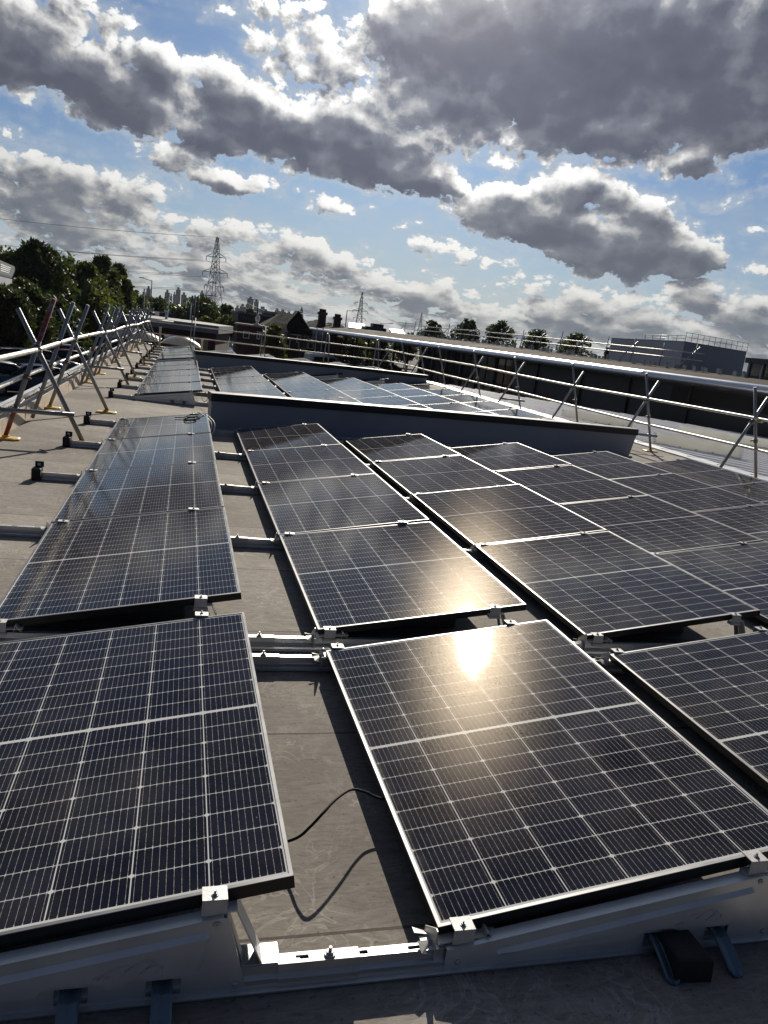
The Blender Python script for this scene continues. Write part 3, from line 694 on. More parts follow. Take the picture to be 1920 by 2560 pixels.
# ------------------------------------------------------------------ scaffold guard rails
TR = .0242
def coupler(p, ax, mi=0):
    """a bolted clamp around a tube along ax"""
    p = Vector(p); ax = Vector(ax).normalized(); m = MB()
    m.tube(p - ax * .026, p + ax * .026, .034, 12, smooth=False)
    s_ = ax.cross((0, 0, 1)); s_ = s_.normalized() if s_.length > .1 else Vector((1, 0, 0)); t_ = ax.cross(s_)
    m.tube(p + s_ * .03, p + s_ * .075, .012, 8); m.tube(p + s_ * .05 - t_ * .02, p + s_ * .05 + t_ * .06, .008, 8); m.tube(p + s_ * .05 + t_ * .03, p + s_ * .05 + t_ * .045, .014, 6, smooth=False)
    return m
def pad_mb(x, y):
    m = MB(); m.grid([[(x - .135 + i, y - .075 + i, z), (x + .10 - i, y - .085 + i, z), (x + .145 - i, y - .045, z), (x + .145 - i, y + .05, z), (x + .10 - i, y + .085 - i, z), (x - .135 + i, y + .075 - i, z)] for z, i in ((.003, 0), (.018, .0), (.026, .02))], 0, False)
    m.tube((x, y, .026), (x, y, .05), .036, 12); return m
def tube_part(name, p0, p1, m, parent, r=TR):
    mb = MB(); d = (Vector(p1) - Vector(p0)).normalized(); mb.tube(p0, p1, r, 14)
    a = d.cross((0, 1, 0)).normalized() if abs(d.y) < .9 else d.cross((1, 0, 0)).normalized()
    return mb.build(name, m, parent)
rs = random.Random(11)
def frame(x0, y, sg, label, group, both=True, ledger=False, red=False, pads=True, lean=0.):
    """two raking tubes crossing under the hand rail; sg = +1: inner side towards +x"""
    t = thing('scaffold_frame', label, 'scaffold frame', (x0, y, 0), 0, group)
    j = lambda: rs.uniform(-.02, .02)
    a0 = (0, 0, .035); a1 = (sg * (.45 + j()), j(), 1.50 + j() * 1.5)
    tm = MT['redpaint'] if red else MT['steel']
    tube_part('outer_tube', a0, a1, tm, t)
    P = lambda f: tuple(a0[i] + (a1[i] - a0[i]) * f for i in range(3))
    if red:
        tube_part('galvanised_length', P(.22), P(.70), MT['steel'], t, TR + .0008)
    if pads: pad_mb(0, 0).build('base_plate', MT['yellow'], t)
    coupler(P(.655), Vector(a1) - Vector(a0)).build('coupler', MT['rust'], t); coupler(P(.44), Vector(a1) - Vector(a0)).build('coupler', MT['rust'], t)
    if both:
        b0 = (sg * .77, .055, .035); b1 = (sg * (.09 + j()), .055 + j(), 1.38 + j())
        tube_part('inner_tube', b0, b1, MT['steel'], t); pad_mb(sg * .75, .055).build('base_plate', MT['yellow'], t)
        Q = lambda f: tuple(b0[i] + (b1[i] - b0[i]) * f for i in range(3))
        coupler(Q(.69), Vector(b1) - Vector(b0)).build('coupler', MT['steel'], t)
        if ledger:
            f = (.325 - .035) / (b1[2] - b0[2])
            tube_part('tie_tube', (P(.2)[0] - sg * .14, -.045, .322), (Q(f)[0] + sg * .06, -.005, .33), MT['steel'], t)
            coupler(Q(f), Vector(b1) - Vector(b0)).build('coupler', MT['steel'], t); coupler(P(.2), Vector(a1) - Vector(a0)).build('coupler', MT['steel'], t)
    return t
LF = [(7.30, 1, 1, 1), (8.80, 0, 0, 0), (10.1, 1, 0, 0), (13.4, 0, 0, 0), (14.25, 1, 1, 0), (15.5, 0, 0, 0), (16.45, 1, 0, 0), (19.4, 0, 0, 0), (20.5, 1, 1, 0), (22.6, 0, 0, 0), (23.6, 1, 0, 0), (26.6, 1, 1, 0), (28.3, 0, 0, 0), (29.9, 1, 0, 0), (32.3, 1, 0, 0)]
nx = 0; nl = 0
for y, both, led, red in LF:
    if red: lab = 'crossed scaffold frame with red painted tube on yellow base plates by the kerb'
    elif both: nx += 1; lab = '%s crossed scaffold frame beyond the red painted one, along the kerb' % ORD[nx]
    else: nl += 1; lab = '%s single raking scaffold tube along the kerb' % ORD[nl]
    frame(-2.53, y, 1, lab, 'scaffold frames along the kerb', both, led, red, both)
def rail_run(name, lab, pts, m, group, sleeves=()):
    t = thing(name, lab, 'scaffold rail', (0, 0, 0), 0, group); mb = MB(); mb.path(pts, TR, 14); mb.build('tube', m, t)
    for p, d in sleeves:
        p = Vector(p); d = Vector(d).normalized(); MB().tube(p - d * .07, p + d * .07, .031, 12).build('sleeve_coupler', MT['brass'], t)
    return t
G = 'scaffold rails'
rail_run('guard_rail', 'upper scaffold rail running along the kerb edge', [(-2.235, y, 1.0 + .02 * math.sin(y * .7)) for y in (2., 5, 7.4, 10, 13, 16, 19, 22, 25, 28, 31, 33)], MT['steel_worn'], G, [((-2.235, 11.6, 1.01), (0, 1, 0)), ((-2.235, 23, 1.0), (0, 1, 0))])
rail_run('guard_rail', 'lower scaffold rail running along the kerb edge', [(-2.385, y, .675 + .015 * math.sin(y * .9)) for y in (2., 5, 7.4, 10, 13, 16, 19, 22, 25, 28, 31, 33)], MT['steel_worn'], G, [((-2.385, 9.2, .68), (0, 1, 0))])
RF = [(5.6, 1), (8.80, 1), (11.83, 1), (14.87, 1), (18.2, 1), (21.3, 1), (24.8, 0), (27.3, 1), (29.9, 0), (32.4, 1)]
for k, (y, both) in enumerate(RF):
    frame(8.42, y, -1, '%s scaffold frame along the eaves side, above the ribbed metal roof' % ORD[k + 1] if both else '%s scaffold frame along the eaves side, one raking tube only' % ORD[k + 1], 'scaffold frames along the eaves', both, y in (11.83, 18.2), False, True)
rail_run('guard_rail', 'upper scaffold rail along the eaves side above the metal roof', [(8.12, y, 1.03 - .02 * math.sin(y * .5)) for y in (1., 5, 9, 12, 15, 18, 21.5, 25, 29, 33)], MT['steel_worn'], G, [((8.12, 8.7, 1.02), (0, 1, 0)), ((8.12, 20.4, 1.04), (0, 1, 0))])
rail_run('guard_rail', 'lower scaffold rail along the eaves side above the metal roof', [(8.27, y, .54 - .015 * math.sin(y * .6)) for y in (1., 5, 9, 12, 15, 18, 21.5, 25, 29, 33)], MT['steel_worn'], G, [((8.27, 7.6, .54), (0, 1, 0)), ((8.27, 16.5, .54), (0, 1, 0))])
# far end
FY = 33.05
for k, x in enumerate((-.55, 2.45, 5.3, 7.6)):
    t = thing('scaffold_frame', '%s scaffold post pair across the far roof end' % ORD[k + 1], 'scaffold frame', (x, FY, 0), 0, 'scaffold frames across the far end')
    tube_part('outer_tube', (0, 0, .03), (.04, -.25, 1.42), MT['steel'], t); tube_part('inner_tube', (.12, -.75, .03), (.17, .05, 1.36), MT['steel'], t)
    pad_mb(0, 0).build('base_plate', MT['yellow'], t); pad_mb(.12, -.75).build('base_plate', MT['yellow'], t); coupler((.03, -.17, .98), (0, .2, 1)).build('coupler', MT['rust'], t)
rail_run('guard_rail', 'upper scaffold rail across the far end of the roof', [(x, FY - .2, 1.0) for x in (-2.5, 0, 3, 6, 8.4)], MT['steel_worn'], G, [((3.6, FY - .2, 1.), (1, 0, 0))])
rail_run('guard_rail', 'lower scaffold rail across the far end of the roof', [(x, FY - .1, .52) for x in (-2.5, 0, 3, 6, 8.4)], MT['steel_worn'], G, [((4.2, FY - .1, .52), (1, 0, 0))])
t = MB(); t.tube((-2.35, 30.4, 1.10), (-1.25, 31.0, 1.10), TR * 1.3, 12); tag(t.build('spare_tube', MT['white']), 'short bright scaffold tube lying level at the far end of the kerb rails', 'scaffold tube')

# ------------------------------------------------------------------ kerb of pale panels and the gutter outside it
t = thing('roof_kerb', 'pale concrete kerb of butted panels along the roof edge', 'kerb', (0, 0, 0))
y = -6.; k = 0
while y < 32.8:
    L = 1.83; h = .185 + rs.uniform(-.008, .008); dx = rs.uniform(-.012, .012)
    m = MB(); m.grid([[(-2.70 + dx, y + .006, z), (-2.60 + dx + (.01 if z == 0 else 0), y + .006, z), (-2.60 - dx + (.01 if z == 0 else 0), y + L - .006, z), (-2.70 - dx, y + L - .006, z)] for z in (0, h)], 0, False); m.build('kerb_panel', MT['concrete'], t); y += L; k += 1
t = thing('edge_gutter', 'grey metal gutter edge running outside the pale kerb', 'gutter', (0, 0, 0))
m = MB(); m.prism([(-2.96, -.15), (-2.952, .14), (-2.93, .165), (-2.86, .165), (-2.86, .158), (-2.925, .156), (-2.945, .13), (-2.95, -.15)], -6, 33, axis='y'); m.build('edge_trim', MT['zinc'], t)
m = MB(); m.box(-2.90, -2.72, -6, 33, .002, .03); m.build('gutter_bed', MT['darkwall'], t)
for i, yy in enumerate((6.2, 8.6, 11.2, 14.1, 17.5, 21, 25)):
    m = MB(); m.path(spline([(-2.86, yy, .165), (-2.78, yy + .05, .10), (-2.74, yy + .35, .13), (-2.72, yy + .7, .19)], 5), .012, 8); m.build('strap', MT['rust'], t)

# ------------------------------------------------------------------ lower ribbed metal roof outside the eaves side
D = Vector((.79, -.61, 0)); N_ = Vector((.61, .79, 0))
def mz(x): return -.04 - (x - 9.) * .047
t = thing('ribbed_roof', 'pale ribbed metal roof sloping down beyond the eaves scaffold', 'metal roof', (0, 0, 0))
FX = lambda y: 26.9 - (y - 24.) * (4.2 / 12.) if y < 36 else 22.7   # facade line
MT['ribbed'] = mat('ribbed_sheet', (.76, .765, .78), .5, 0., .06, .8, .05, 20, dirt=((.45, .45, .45), .7, .35))
m = MB(); YS = [-7, -3, 1, 5, 9, 13, 17, 21, 25, 29]
for a, b in zip(YS[:-1], YS[1:]):
    xa, xb = FX(a) - .2, FX(b) - .2
    m.face([(9.02, a, mz(9.02)), (xa, a, mz(xa)), (xb, b, mz(xb)), (9.02, b, mz(9.02))])
m.build('sheet', MT['ribbed'], t)
ribs = MB()
for i in range(72):
    o_ = Vector((9.05, -6.5 + i * .9, 0)); p = o_; x = 9.05
    # from the flashing to the facade along D
    if not (-6.8 < o_.y < 48): continue
    s0 = 0.; 
    if o_.y > 28.8: s0 = (o_.y - 28.8) / .61
    q0 = o_ + D * s0; s1 = s0
    while True:
        q = o_ + D * s1
        if q.x > FX(q.y) - .3 or q.y < -6.9: break
        s1 += .4
    if s1 - s0 < .6: continue
    q1 = o_ + D * s1; w = N_ * .05
    z0, z1 = mz(q0.x), mz(q1.x)
    ribs.grid([[q - w + Vector((0, 0, z)), q - w * .55 + Vector((0, 0, z + .075)), q + w * .55 + Vector((0, 0, z + .075)), q + w + Vector((0, 0, z))] for q, z in ((q0, z0 + .001), (q1, z1 + .001))], 0, False)
ribs.build('rib', MT['ribbed'], t)
m = MB(); m.box(8.86, 9.26, -7, 29, .012, .022); m.box(9.255, 9.262, -7, 29, -.05, .0115); m.build('flashing', MT['alu'], t)
def rooflight(c, L, h, ang, label):
    t = thing('rooflight', label, 'rooflight', (c[0], c[1], mz(c[0])), ang, 'rooflights on the metal roof')
    m = MB(); m.grid([[(0, 0, .02), (L, 0, .02), (L, .5, .02), (0, .5, .02)], [(.03, .05, h), (L - .03, .05, h), (L - .03, .5, h * .55), (.03, .5, h * .55)]], 0, False); m.build('polycarbonate_box', MT['polycarb'], t)
    m = MB(); m.box(L - .05, L + .012, -.02, .03, .0, h + .02); m.box(-.012, .05, -.02, .03, 0, h + .02); m.box(.051, L - .051, -.02, .012, 0., .045); m.build('edge_trim', MT['white'], t)
    for i in range(5): MB().tube((.25 + i * (L - .5) / 4, -.02, .05), (.25 + i * (L - .5) / 4, -.05, .06), .022, 8).build('fixing', MT['alu'], t)
an = math.atan2(-.61, .79)
rooflight((9.75, 13.75), 1.9, .29, an, 'long translucent rooflight box close to the roof edge flashing')
rooflight((9.9, 18.6), 2.0, .26, an, 'translucent rooflight box half hidden behind the panel rows')
rooflight((14.6, 19.6), 4.6, .30, an, 'translucent rooflight strip farther out, below the dark facade')
# ------------------------------------------------------------------ trees
def leaf_cloud(mb, clumps, n, size, rg):
    for (cx, cy, cz, r) in clumps:
        for _ in range(n):
            while True:
                d = Vector((rg.uniform(-1, 1), rg.uniform(-1, 1), rg.uniform(-1, 1)))
                if .25 < d.length < 1: break
            d = d.normalized() * (r * rg.uniform(.45, 1.12)); c = Vector((cx, cy, cz)) + Vector((d.x, d.y, d.z * .85))
            a = Vector((rg.gauss(0, 1), rg.gauss(0, 1), rg.gauss(0, 1))).normalized(); b = a.cross((rg.gauss(0, 1), rg.gauss(0, 1), rg.gauss(0, 1))).normalized()
            s_ = size * rg.uniform(.55, 1.35)
            mb.face([c - a * s_, c + b * s_ * .45, c + a * s_, c - b * s_ * .45])
def tree(x, y, h, w, label, seed, leaf='leaf_dark', style='round', nc=60, nl=70, size=.22, name='tree', group='trees', base=None, low=.22):
    rg = random.Random(seed); z0 = GZ if base is None else base
    t = thing(name, label, 'tree', (x, y, z0), 0, group)
    tr = MB(); hh = h * (.8 if style == 'cone' else .62); k = max(h * .016, .06)
    tr.path([(0, 0, 0), (.02 * h, .01 * h, hh * .35), (-.01 * h, .0, hh * .7), (.0, .02 * h, hh)], k, 8, 0, [k * 1.25, k, k * .7, k * .25])
    clumps = []
    for i in range(nc):
        for _ in range(40):
            u = rg.uniform(low, 1.0); a = rg.uniform(0, 2 * math.pi)
            if style == 'cone': env = (1 - (u - low) / (1 - low)) ** .75 * .95 + .05
            elif style == 'spread': env = math.sin(math.pi * min(1, max(0, (u - low) / (1 - low))) ** .75) ** .55 if u < .995 else .1
            else: env = math.sqrt(max(0, 1 - ((u - (low + .42 * (1 - low))) / (.6 * (1 - low))) ** 2))
            env *= .82 + .30 * math.sin(a * 2 + seed) * math.sin(u * 9 + seed * 1.7)
            q = env * math.sqrt(rg.uniform(.12, 1))
            if env > .06: break
        r = w * (.15 + .13 * rg.random()) * (.55 if u > .88 else 1) * (.7 if style == 'cone' else 1)
        clumps.append((math.cos(a) * q * w * .5, math.sin(a) * q * w * .5, u * h - r * .5 * (u > .8), r))
        if i % 5 == 0: tr.path([(0, 0, hh * .5 * u), (clumps[-1][0] * .5, clumps[-1][1] * .5, hh * .5 * u + (clumps[-1][2] - hh * .5 * u) * .6), clumps[-1][:3]], .03, 5, 0, [k * .4, k * .25, k * .1])
    tr.build('trunk', MT['bark'], t)
    cr = MB(); leaf_cloud(cr, clumps, nl, size, rg); cr.build('crown', MT[leaf], t)
    return t
def tree_px(px, pt, w_px, Y, label, seed, **k):
    p = at(px, pt, Y); d = (p - CAM).length; return tree(p.x, p.y, p.z - GZ, w_px * d / FPX, label, seed, **k)
tree_px(95, 606, 175, 78, 'tall dark ragged tree beside the grey roofed shed', 1, style='spread', nc=85, nl=110, size=0.31, low=.08)
tree_px(70, 640, 150, 96, 'lower dark tree standing under the grey shed roof', 2, style='round', nc=60, nl=80, size=0.36, low=.05)
tree_px(12, 735, 130, 67, 'leafy green tree by the car park edge under the shed wall', 12, leaf='leaf_mid', style='round', nc=60, nl=100, size=0.24, low=.05)
tree_px(188, 655, 160, 90, 'bushy green tree with a thin spire behind it', 3, leaf='leaf_mid', style='spread', nc=75, nl=100, size=0.28, low=.05)
tree_px(176, 640, 42, 99, 'slender spired conifer rising behind the bushy trees', 4, style='cone', nc=45, nl=60, size=0.28, low=.2)
tree_px(255, 640, 150, 108, 'tall pointed tree with feathery top by the scaffold', 5, leaf='leaf_mid', style='cone', nc=90, nl=110, size=0.36, low=.03)
tree_px(298, 662, 120, 117, 'second pointed tree leaning beside the tallest feathery one', 6, leaf='leaf_mid', style='cone', nc=80, nl=90, size=0.36, low=.03)
tree_px(225, 700, 120, 84, 'dense olive green bush below the pointed trees', 13, leaf='leaf_light', style='round', nc=60, nl=110, size=0.25, low=.04)
tree_px(135, 742, 150, 75, 'broad dark bush behind the parked cars', 14, leaf='leaf_dark', style='round', nc=60, nl=100, size=0.28, low=.02)
tree_px(318, 745, 60, 142, 'olive green tree low beside the raking tubes', 7, leaf='leaf_light', style='round', nc=40, nl=70, size=0.42, low=.05)
tree_px(15, 712, 120, 58, 'dark leafy tree hiding the foot of the shed wall', 61, leaf='leaf_dark', style='round', nc=70, nl=120, size=.2, low=.03)
tree_px(60, 700, 130, 62, 'dark tree filling the gap behind the silver car', 62, leaf='leaf_dark', style='round', nc=70, nl=120, size=.2, low=.03)
tree_px(215, 660, 120, 86, 'dark crowned tree between the bushy and the pointed ones', 63, leaf='leaf_mid', style='spread', nc=80, nl=110, size=.28, low=.04)
for i, (px, pt, w, Y, lf, lab) in enumerate([
    (345, 728, 70, 150, 'leaf_mid', 'broad tree behind the first street lamp'), (392, 740, 80, 190, 'leaf_dark', 'dark tree behind the blue lorry trailer'),
    (452, 768, 60, 160, 'leaf_light', 'pale green tree right of the blue lorry trailer'), (432, 762, 60, 210, 'leaf_mid', 'distant tree line below the city towers'),
    (512, 735, 98, 135, 'leaf_dark', 'big dark dome of a tree in front of the tall pylon'), (487, 758, 44, 140, 'leaf_mid', 'tree left of the dark dome tree'),
    (566, 762, 56, 170, 'leaf_mid', 'green tree right of the dark dome tree'), (560, 790, 60, 118, 'leaf_light', 'grey green shrub by the corner of the flat brick pavilion'),
    (512, 790, 56, 100, 'leaf_light', 'yellow green clipped shrub in front of the dark dome tree'),
    (688, 812, 64, 84, 'leaf_light', 'rounded green tree against the dark public house'), (882, 838, 90, 118, 'leaf_dark', 'dark tree seen under the showroom canopy'),
    (955, 846, 80, 112, 'leaf_mid', 'green tree seen between the canopy columns'), (915, 842, 60, 124, 'leaf_mid', 'farther tree seen between canopy columns'),
    (985, 915, 40, 74, 'leaf_light', 'sunlit shrub in the yard beneath the glazed showroom'), (955, 925, 30, 66, 'leaf_light', 'small shrub beside the yard lamp post'),
    (1018, 850, 60, 130, 'leaf_dark', 'dark tree filling the inner end of the canopy'), (1088, 800, 68, 125, 'leaf_dark', 'first of the round trees behind the showroom roof'), (1172, 797, 76, 122, 'leaf_dark', 'tallest round tree behind the showroom roof'),
    (1257, 804, 90, 118, 'leaf_dark', 'wide lobed tree behind the showroom roof'), (1348, 824, 70, 116, 'leaf_dark', 'fourth round tree behind the showroom roof'),
    (1440, 834, 100, 112, 'leaf_dark', 'spreading tree beside the big grey box building'), (1523, 868, 30, 112, 'leaf_mid', 'small tree at the corner of the grey box building'),
    (630, 775, 40, 230, 'leaf_mid', 'far tree above the dark signed building')]):
    d = Y; tree_px(px, pt, w, Y, lab, 20 + i, leaf=lf, style='round', nc=46, nl=46 if Y > 100 else 70, size=max(.16, Y * .0028), low=.05 if px < 1000 else .3)

# ------------------------------------------------------------------ vehicles
def car_proto():
    t = thing('parked_car', 'x', 'car'); b = MB(); L = 4.2
    #      s    halfw  z0   belt  half-belt  ztop(bonnet)
    ST = [(-2.10, .62, .34, .62, .60, .66), (-2.0, .80, .26, .74, .76, .80), (-1.5, .88, .22, .84, .84, .92), (-.75, .90, .22, .92, .86, 1.00), (.3, .90, .22, .94, .86, .99), (1.3, .90, .22, .96, .86, 1.0), (1.85, .86, .25, .98, .82, 1.02), (2.07, .76, .36, .92, .72, .96)]
    rg = []
    for s_, hw, z0, zb, hb, zt_ in ST:
        rg.append([(s_, -hw * .92, z0), (s_, -hw, z0 + .14), (s_, -hw * 1.01, (z0 + zb) / 2 + .05), (s_, -hb, zb), (s_, -hb * .8, zt_), (s_, hb * .8, zt_), (s_, hb, zb), (s_, hw * 1.01, (z0 + zb) / 2 + .05), (s_, hw, z0 + .14), (s_, hw * .92, z0)])
    b.grid(rg, 0, True)
    b.build('body', MT['car_a'], t)
    g = MB(); GS = [(-.95, .80, .93, .70, .96), (-.25, .81, .95, .62, 1.38), (.4, .81, .96, .63, 1.42), (1.25, .80, .97, .62, 1.36), (1.95, .72, .98, .58, 1.0)]
    g.grid([[(s_, -a, z), (s_, -c, z1), (s_, c, z1), (s_, a, z)] for s_, a, z, c, z1 in GS], 0, True); g.build('windows', MT['carglass'], t)
    r = MB(); r.grid([[(s_, -c, z - .02), (s_, -c * .9, z + .03), (s_, c * .9, z + .03), (s_, c, z - .02)] for s_, c, z in ((-.28, .63, 1.385), (.4, .65, 1.435), (1.3, .64, 1.37))], 0, True); r.build('roof', MT['car_a'], t)
    for sd in (-1, 1):
        p = MB()
        p.path([(-.92, sd * .815, .95), (-.22, sd * .64, 1.40), (.42, sd * .645, 1.445), (1.25, sd * .64, 1.38), (1.92, sd * .80, 1.0)], .035, 6)
        p.build('pillar', MT['car_a'], t)
        MB().grid([[(-.62 + q, sd * (.88 + 0), .98 + z), (-.50 - q, sd * .88, .98 + z), (-.50 - q, sd * 1.03, .99 + z), (-.62 + q, sd * 1.03, .99 + z)] for z, q in ((0, 0), (.12, .02))], 0, False).build('mirror', MT['car_a'], t)
        MB().grid([[(-2.06, sd * .42, .64), (-2.06, sd * .70, .62), (-1.86, sd * .80, .74), (-1.84, sd * .50, .78)], [(-2.03, sd * .42, .74), (-2.02, sd * .70, .73), (-1.83, sd * .81, .83), (-1.82, sd * .50, .86)]], 0, False).build('headlight', MT['headlight'], t)
        MB().box(2.0, 2.075, *sorted((sd * .45, sd * .76)), .74, .9).build('taillight', MT['taillight'], t)
        for s_ in (-1.32, 1.28):
            w = MB(); w.tube((s_, sd * .70, .31), (s_, sd * .905, .31), .31, 18); w = w.build('wheel', MT['tyre'], t); MB().tube((s_, sd * .90, .31), (s_, sd * .915, .31), .2, 14).build('rim', MT['rim'], w)
    return t
def paint(n, c): 
    m = mat(n, c, .3, .25); m.node_tree.nodes['Principled BSDF'].inputs['Coat Weight'].default_value = .8; m.node_tree.nodes['Principled BSDF'].inputs['Coat Roughness'].default_value = .06; return m
MT['car_a'] = paint('silver_car_paint', (.42, .44, .46)); CB = paint('black_car_paint', (.012, .013, .016)); CR = paint('red_car_paint', (.16, .018, .02)); CBL = paint('dark_blue_car_paint', (.02, .035, .07)); CW = paint('white_car_paint', (.7, .71, .72))
cp = car_proto(); first = True
def onz(px, py, z):
    d = fw + rt * ((px - 960) / FPX) - up * ((py - 1280) / FPX); return CAM + d * ((z - CAM.z) / d.z)
for px, py, rz, m, lab in [
    (18, 945, 200, None, 'silver car with bright windscreen, closest to the roof edge'), (62, 905, 195, CB, 'black hatchback behind the silver car in the car park'),
    (70, 950, 20, CBL, 'dark blue car beside the silver one below the kerb'), (110, 905, 200, CB, 'dark car half hidden behind the crossed tubes'),
    (152, 902, 15, CR, 'dark red car parked beyond the scaffold tubes'), (186, 890, 200, None, 'pale silver car parked beyond the red one'),
    (100, 872, 195, CB, 'black car in the farther row beneath the trees'), (140, 868, 195, CBL, 'blue car in the farther row beneath the trees'),
    (592, 876, 100, CW, 'white car parked by the brick pavilion'), (622, 884, 95, CB, 'black car parked next to the white car by the pavilion'),
    (655, 888, 100, None, 'silver car in the row by the black railings'), (690, 893, 95, CR, 'red car in the row by the black railings'),
    (872, 880, 60, CW, 'white car glinting under the showroom canopy'), (940, 902, 80, None, 'silver car in the yard under the canopy columns'), (985, 890, 70, CB, 'black car farther back in the showroom yard'), (905, 886, 30, CW, 'white car shaded beneath the canopy, left of the yard shrubs'), (1012, 900, 100, CR, 'dark red car at the inner end of the canopy')]:
    p = onz(px, py, -2.5)
    if px > 850: p = CAM + (p - CAM) * (84 / (p - CAM).length)
    o = cp if first else dup(cp, mats={'body': m, 'roof': m, 'pillar': m, 'mirror': m} if m else None); first = False
    o.location = (p.x, p.y, GZ); o.rotation_euler = (0, 0, R(rz)); o['label'] = lab; o['group'] = 'parked cars'
# van
v = thing('parked_van', 'pale van parked in front of the tall banners', 'van', (14.9, 87, GZ), R(200)); m = MB()
m.grid([[(s_, -a, z0), (s_, -b, z1), (s_, -b * .88, z2), (s_, b * .88, z2), (s_, b, z1), (s_, a, z0)] for s_, a, b, z0, z1, z2 in ((-2.3, .75, .72, .35, .8, .95), (-1.9, .88, .86, .25, .95, 1.1), (-1.1, .9, .82, .25, 1.1, 1.85), (-.6, .9, .82, .25, 1.2, 1.98), (2.2, .9, .82, .25, 1.2, 1.95), (2.35, .86, .78, .35, 1.1, 1.85))], 0, True); m.build('body', CW, v)
m = MB(); m.grid([[(-1.93, -.7, 1.12), (-1.15, -.68, 1.80), (-1.15, .68, 1.80), (-1.93, .7, 1.12)], [(-1.98, -.7, 1.14), (-1.2, -.68, 1.82), (-1.2, .68, 1.82), (-1.98, .7, 1.14)]], 0, False); m.build('windscreen', MT['carglass'], v)
for sd in (-1, 1):
    MB().box(-.9, 1.9, *sorted((sd * .86, sd * .90)), 1.2, 1.68).build('side_window', MT['carglass'], v)
    for s_ in (-1.45, 1.5): MB().tube((s_, sd * .72, .33), (s_, sd * .93, .33), .33, 16).build('wheel', MT['tyre'], v)
# lorry trailer
p = onz(416, 790, -1.5); p = CAM + (p - CAM) * (150 / (p - CAM).length); v = thing('lorry_trailer', 'dark blue box trailer of a lorry among the roadside trees', 'lorry', (p.x, p.y, GZ), R(8)); MT['trailer'] = paint('trailer_blue', (.02, .03, .085))
m = MB(); m.box(-1.27, 1.27, 0, 11, 1.1, 4.1, 0, .05); m.build('box', MT['trailer'], v); MB().box(-1.3, -1.22, -.02, .06, .9, 4.15).build('corner_post', MT['white'], v); MB().box(-1.2, 1.2, .1, 10.8, .75, 1.08).build('chassis', MT['black_metal'], v)
for sd in (-1, 1):
    for yy in (1., 2.3, 9.6): MB().tube((sd * .85, yy, .5), (sd * 1.2, yy, .5), .5, 16).build('wheel', MT['tyre'], v)

# ------------------------------------------------------------------ buildings round about
def windows(par, spots, w, h, axis='x', fr='white', d=.06):
    for (a, y, z) in spots:
        f = MB().grid([[(a - w / 2, y - d, z), (a + w / 2, y - d, z), (a + w / 2, y - d, z + h), (a - w / 2, y - d, z + h)], [(a - w / 2, y + .02, z), (a + w / 2, y + .02, z), (a + w / 2, y + .02, z + h), (a - w / 2, y + .02, z + h)]], 0, False).build('window', MT[fr], par)
        t_ = .1; MB().box(a - w / 2 + t_, a + w / 2 - t_, y - d - .012, y - d + .01, z + t_, z + h - t_).build('pane', MT['glass'], f)
# shed far left
t = thing('shed_building', 'pale shed with grey ribbed roof above the trees', 'building', (0, 0, 0))
MT['shedroof'] = mat('shed_roof_sheet', (.13, .145, .16), .9, 0., .1, .5, spec=.03)
B1_, C1_ = at(40, 673, 74), at(29, 696, 68); A1_ = B1_ + (at(0, 650, 64) - B1_) * 2.2; D1_ = C1_ + (at(0, 689, 60) - C1_) * 2.2
A1_.z = B1_.z + (A1_.z - B1_.z) * .3; D1_.z = C1_.z + (D1_.z - C1_.z) * .3; up_ = Vector((0, 0, .18))
m = MB()
m.grid([[tuple(q) for q in (A1_, B1_, C1_, D1_)], [tuple(q + up_) for q in (A1_, B1_, C1_, D1_)]], 0, False); m.build('roof', MT['shedroof'], t)
bk = Vector((-9., 14., 0)); dn = Vector((0, 0, -.02)); ins_ = (D1_ - C1_).normalized() * .5
P4 = [C1_ + ins_ + Vector((0, .5, -.02)), D1_ + Vector((0, .5, -.02)), D1_ + bk, C1_ + ins_ + bk]; zt4 = min(C1_.z, D1_.z) - .05
m = MB(); m.grid([[(v_.x, v_.y, z) for v_ in P4] for z in (GZ, zt4)], 0, False); m.build('wall', MT['greywall'], t)
m = MB()
for f0 in (.14, .30, .46, .62):
    e = [(D1_ + (C1_ - D1_) * (.45 + u)).lerp(A1_ + (B1_ - A1_) * (.45 + u), f0 + w_) + up_ + Vector((0, 0, .04)) for u, w_ in ((.12, 0), (.42, 0), (.42, .05), (.12, .05))]
    m.face(e)
m.build('roof_strip', MT['white'], t)

# brick pavilion with a flat grey roof beyond the roof end
A, B_, C_, D_ = at(300, 812, 62), at(565, 838, 62), at(578, 818, 76), at(330, 795, 84)
t = thing('brick_pavilion', 'flat grey roofed dark red brick pavilion beyond the roof end', 'building', (0, 0, 0)); zr = .78
P_ = [(-5.6, 60), (B_.x - .6, 62.), (B_.x + 1.2, 74), (1., 80), (-4.2, 79)]
m = MB(); m.grid([[(x, y, z) for x, y in P_] for z in (zr - .62, zr)], 0, False); m.build('roof', MT['roof_grey'], t)
cx, cy = sum(x for x, _ in P_) / 5, sum(y for _, y in P_) / 5
m = MB(); m.grid([[(cx + (x - cx) * .94, cy + (y - cy) * .94, z) for x, y in P_] for z in (GZ, zr - .625)], 0, False); m.build('wall', MT['brick'], t)
m = MB(); m.tube((-2.4, 66, zr), (-2.4, 66, zr + .55), .12, 10); m.tube((-2.4, 66, zr + .55), (-2.4, 66, zr + .75), .2, 10); m.build('flue', MT['alu'], t)
for i in range(3): MB().box(-4.6 + i * 2.2, -3.4 + i * 2.2, 60.75 + i * .42, 61.2 + i * .42, -1.6, -.4).build('window', MT['glass'], t)
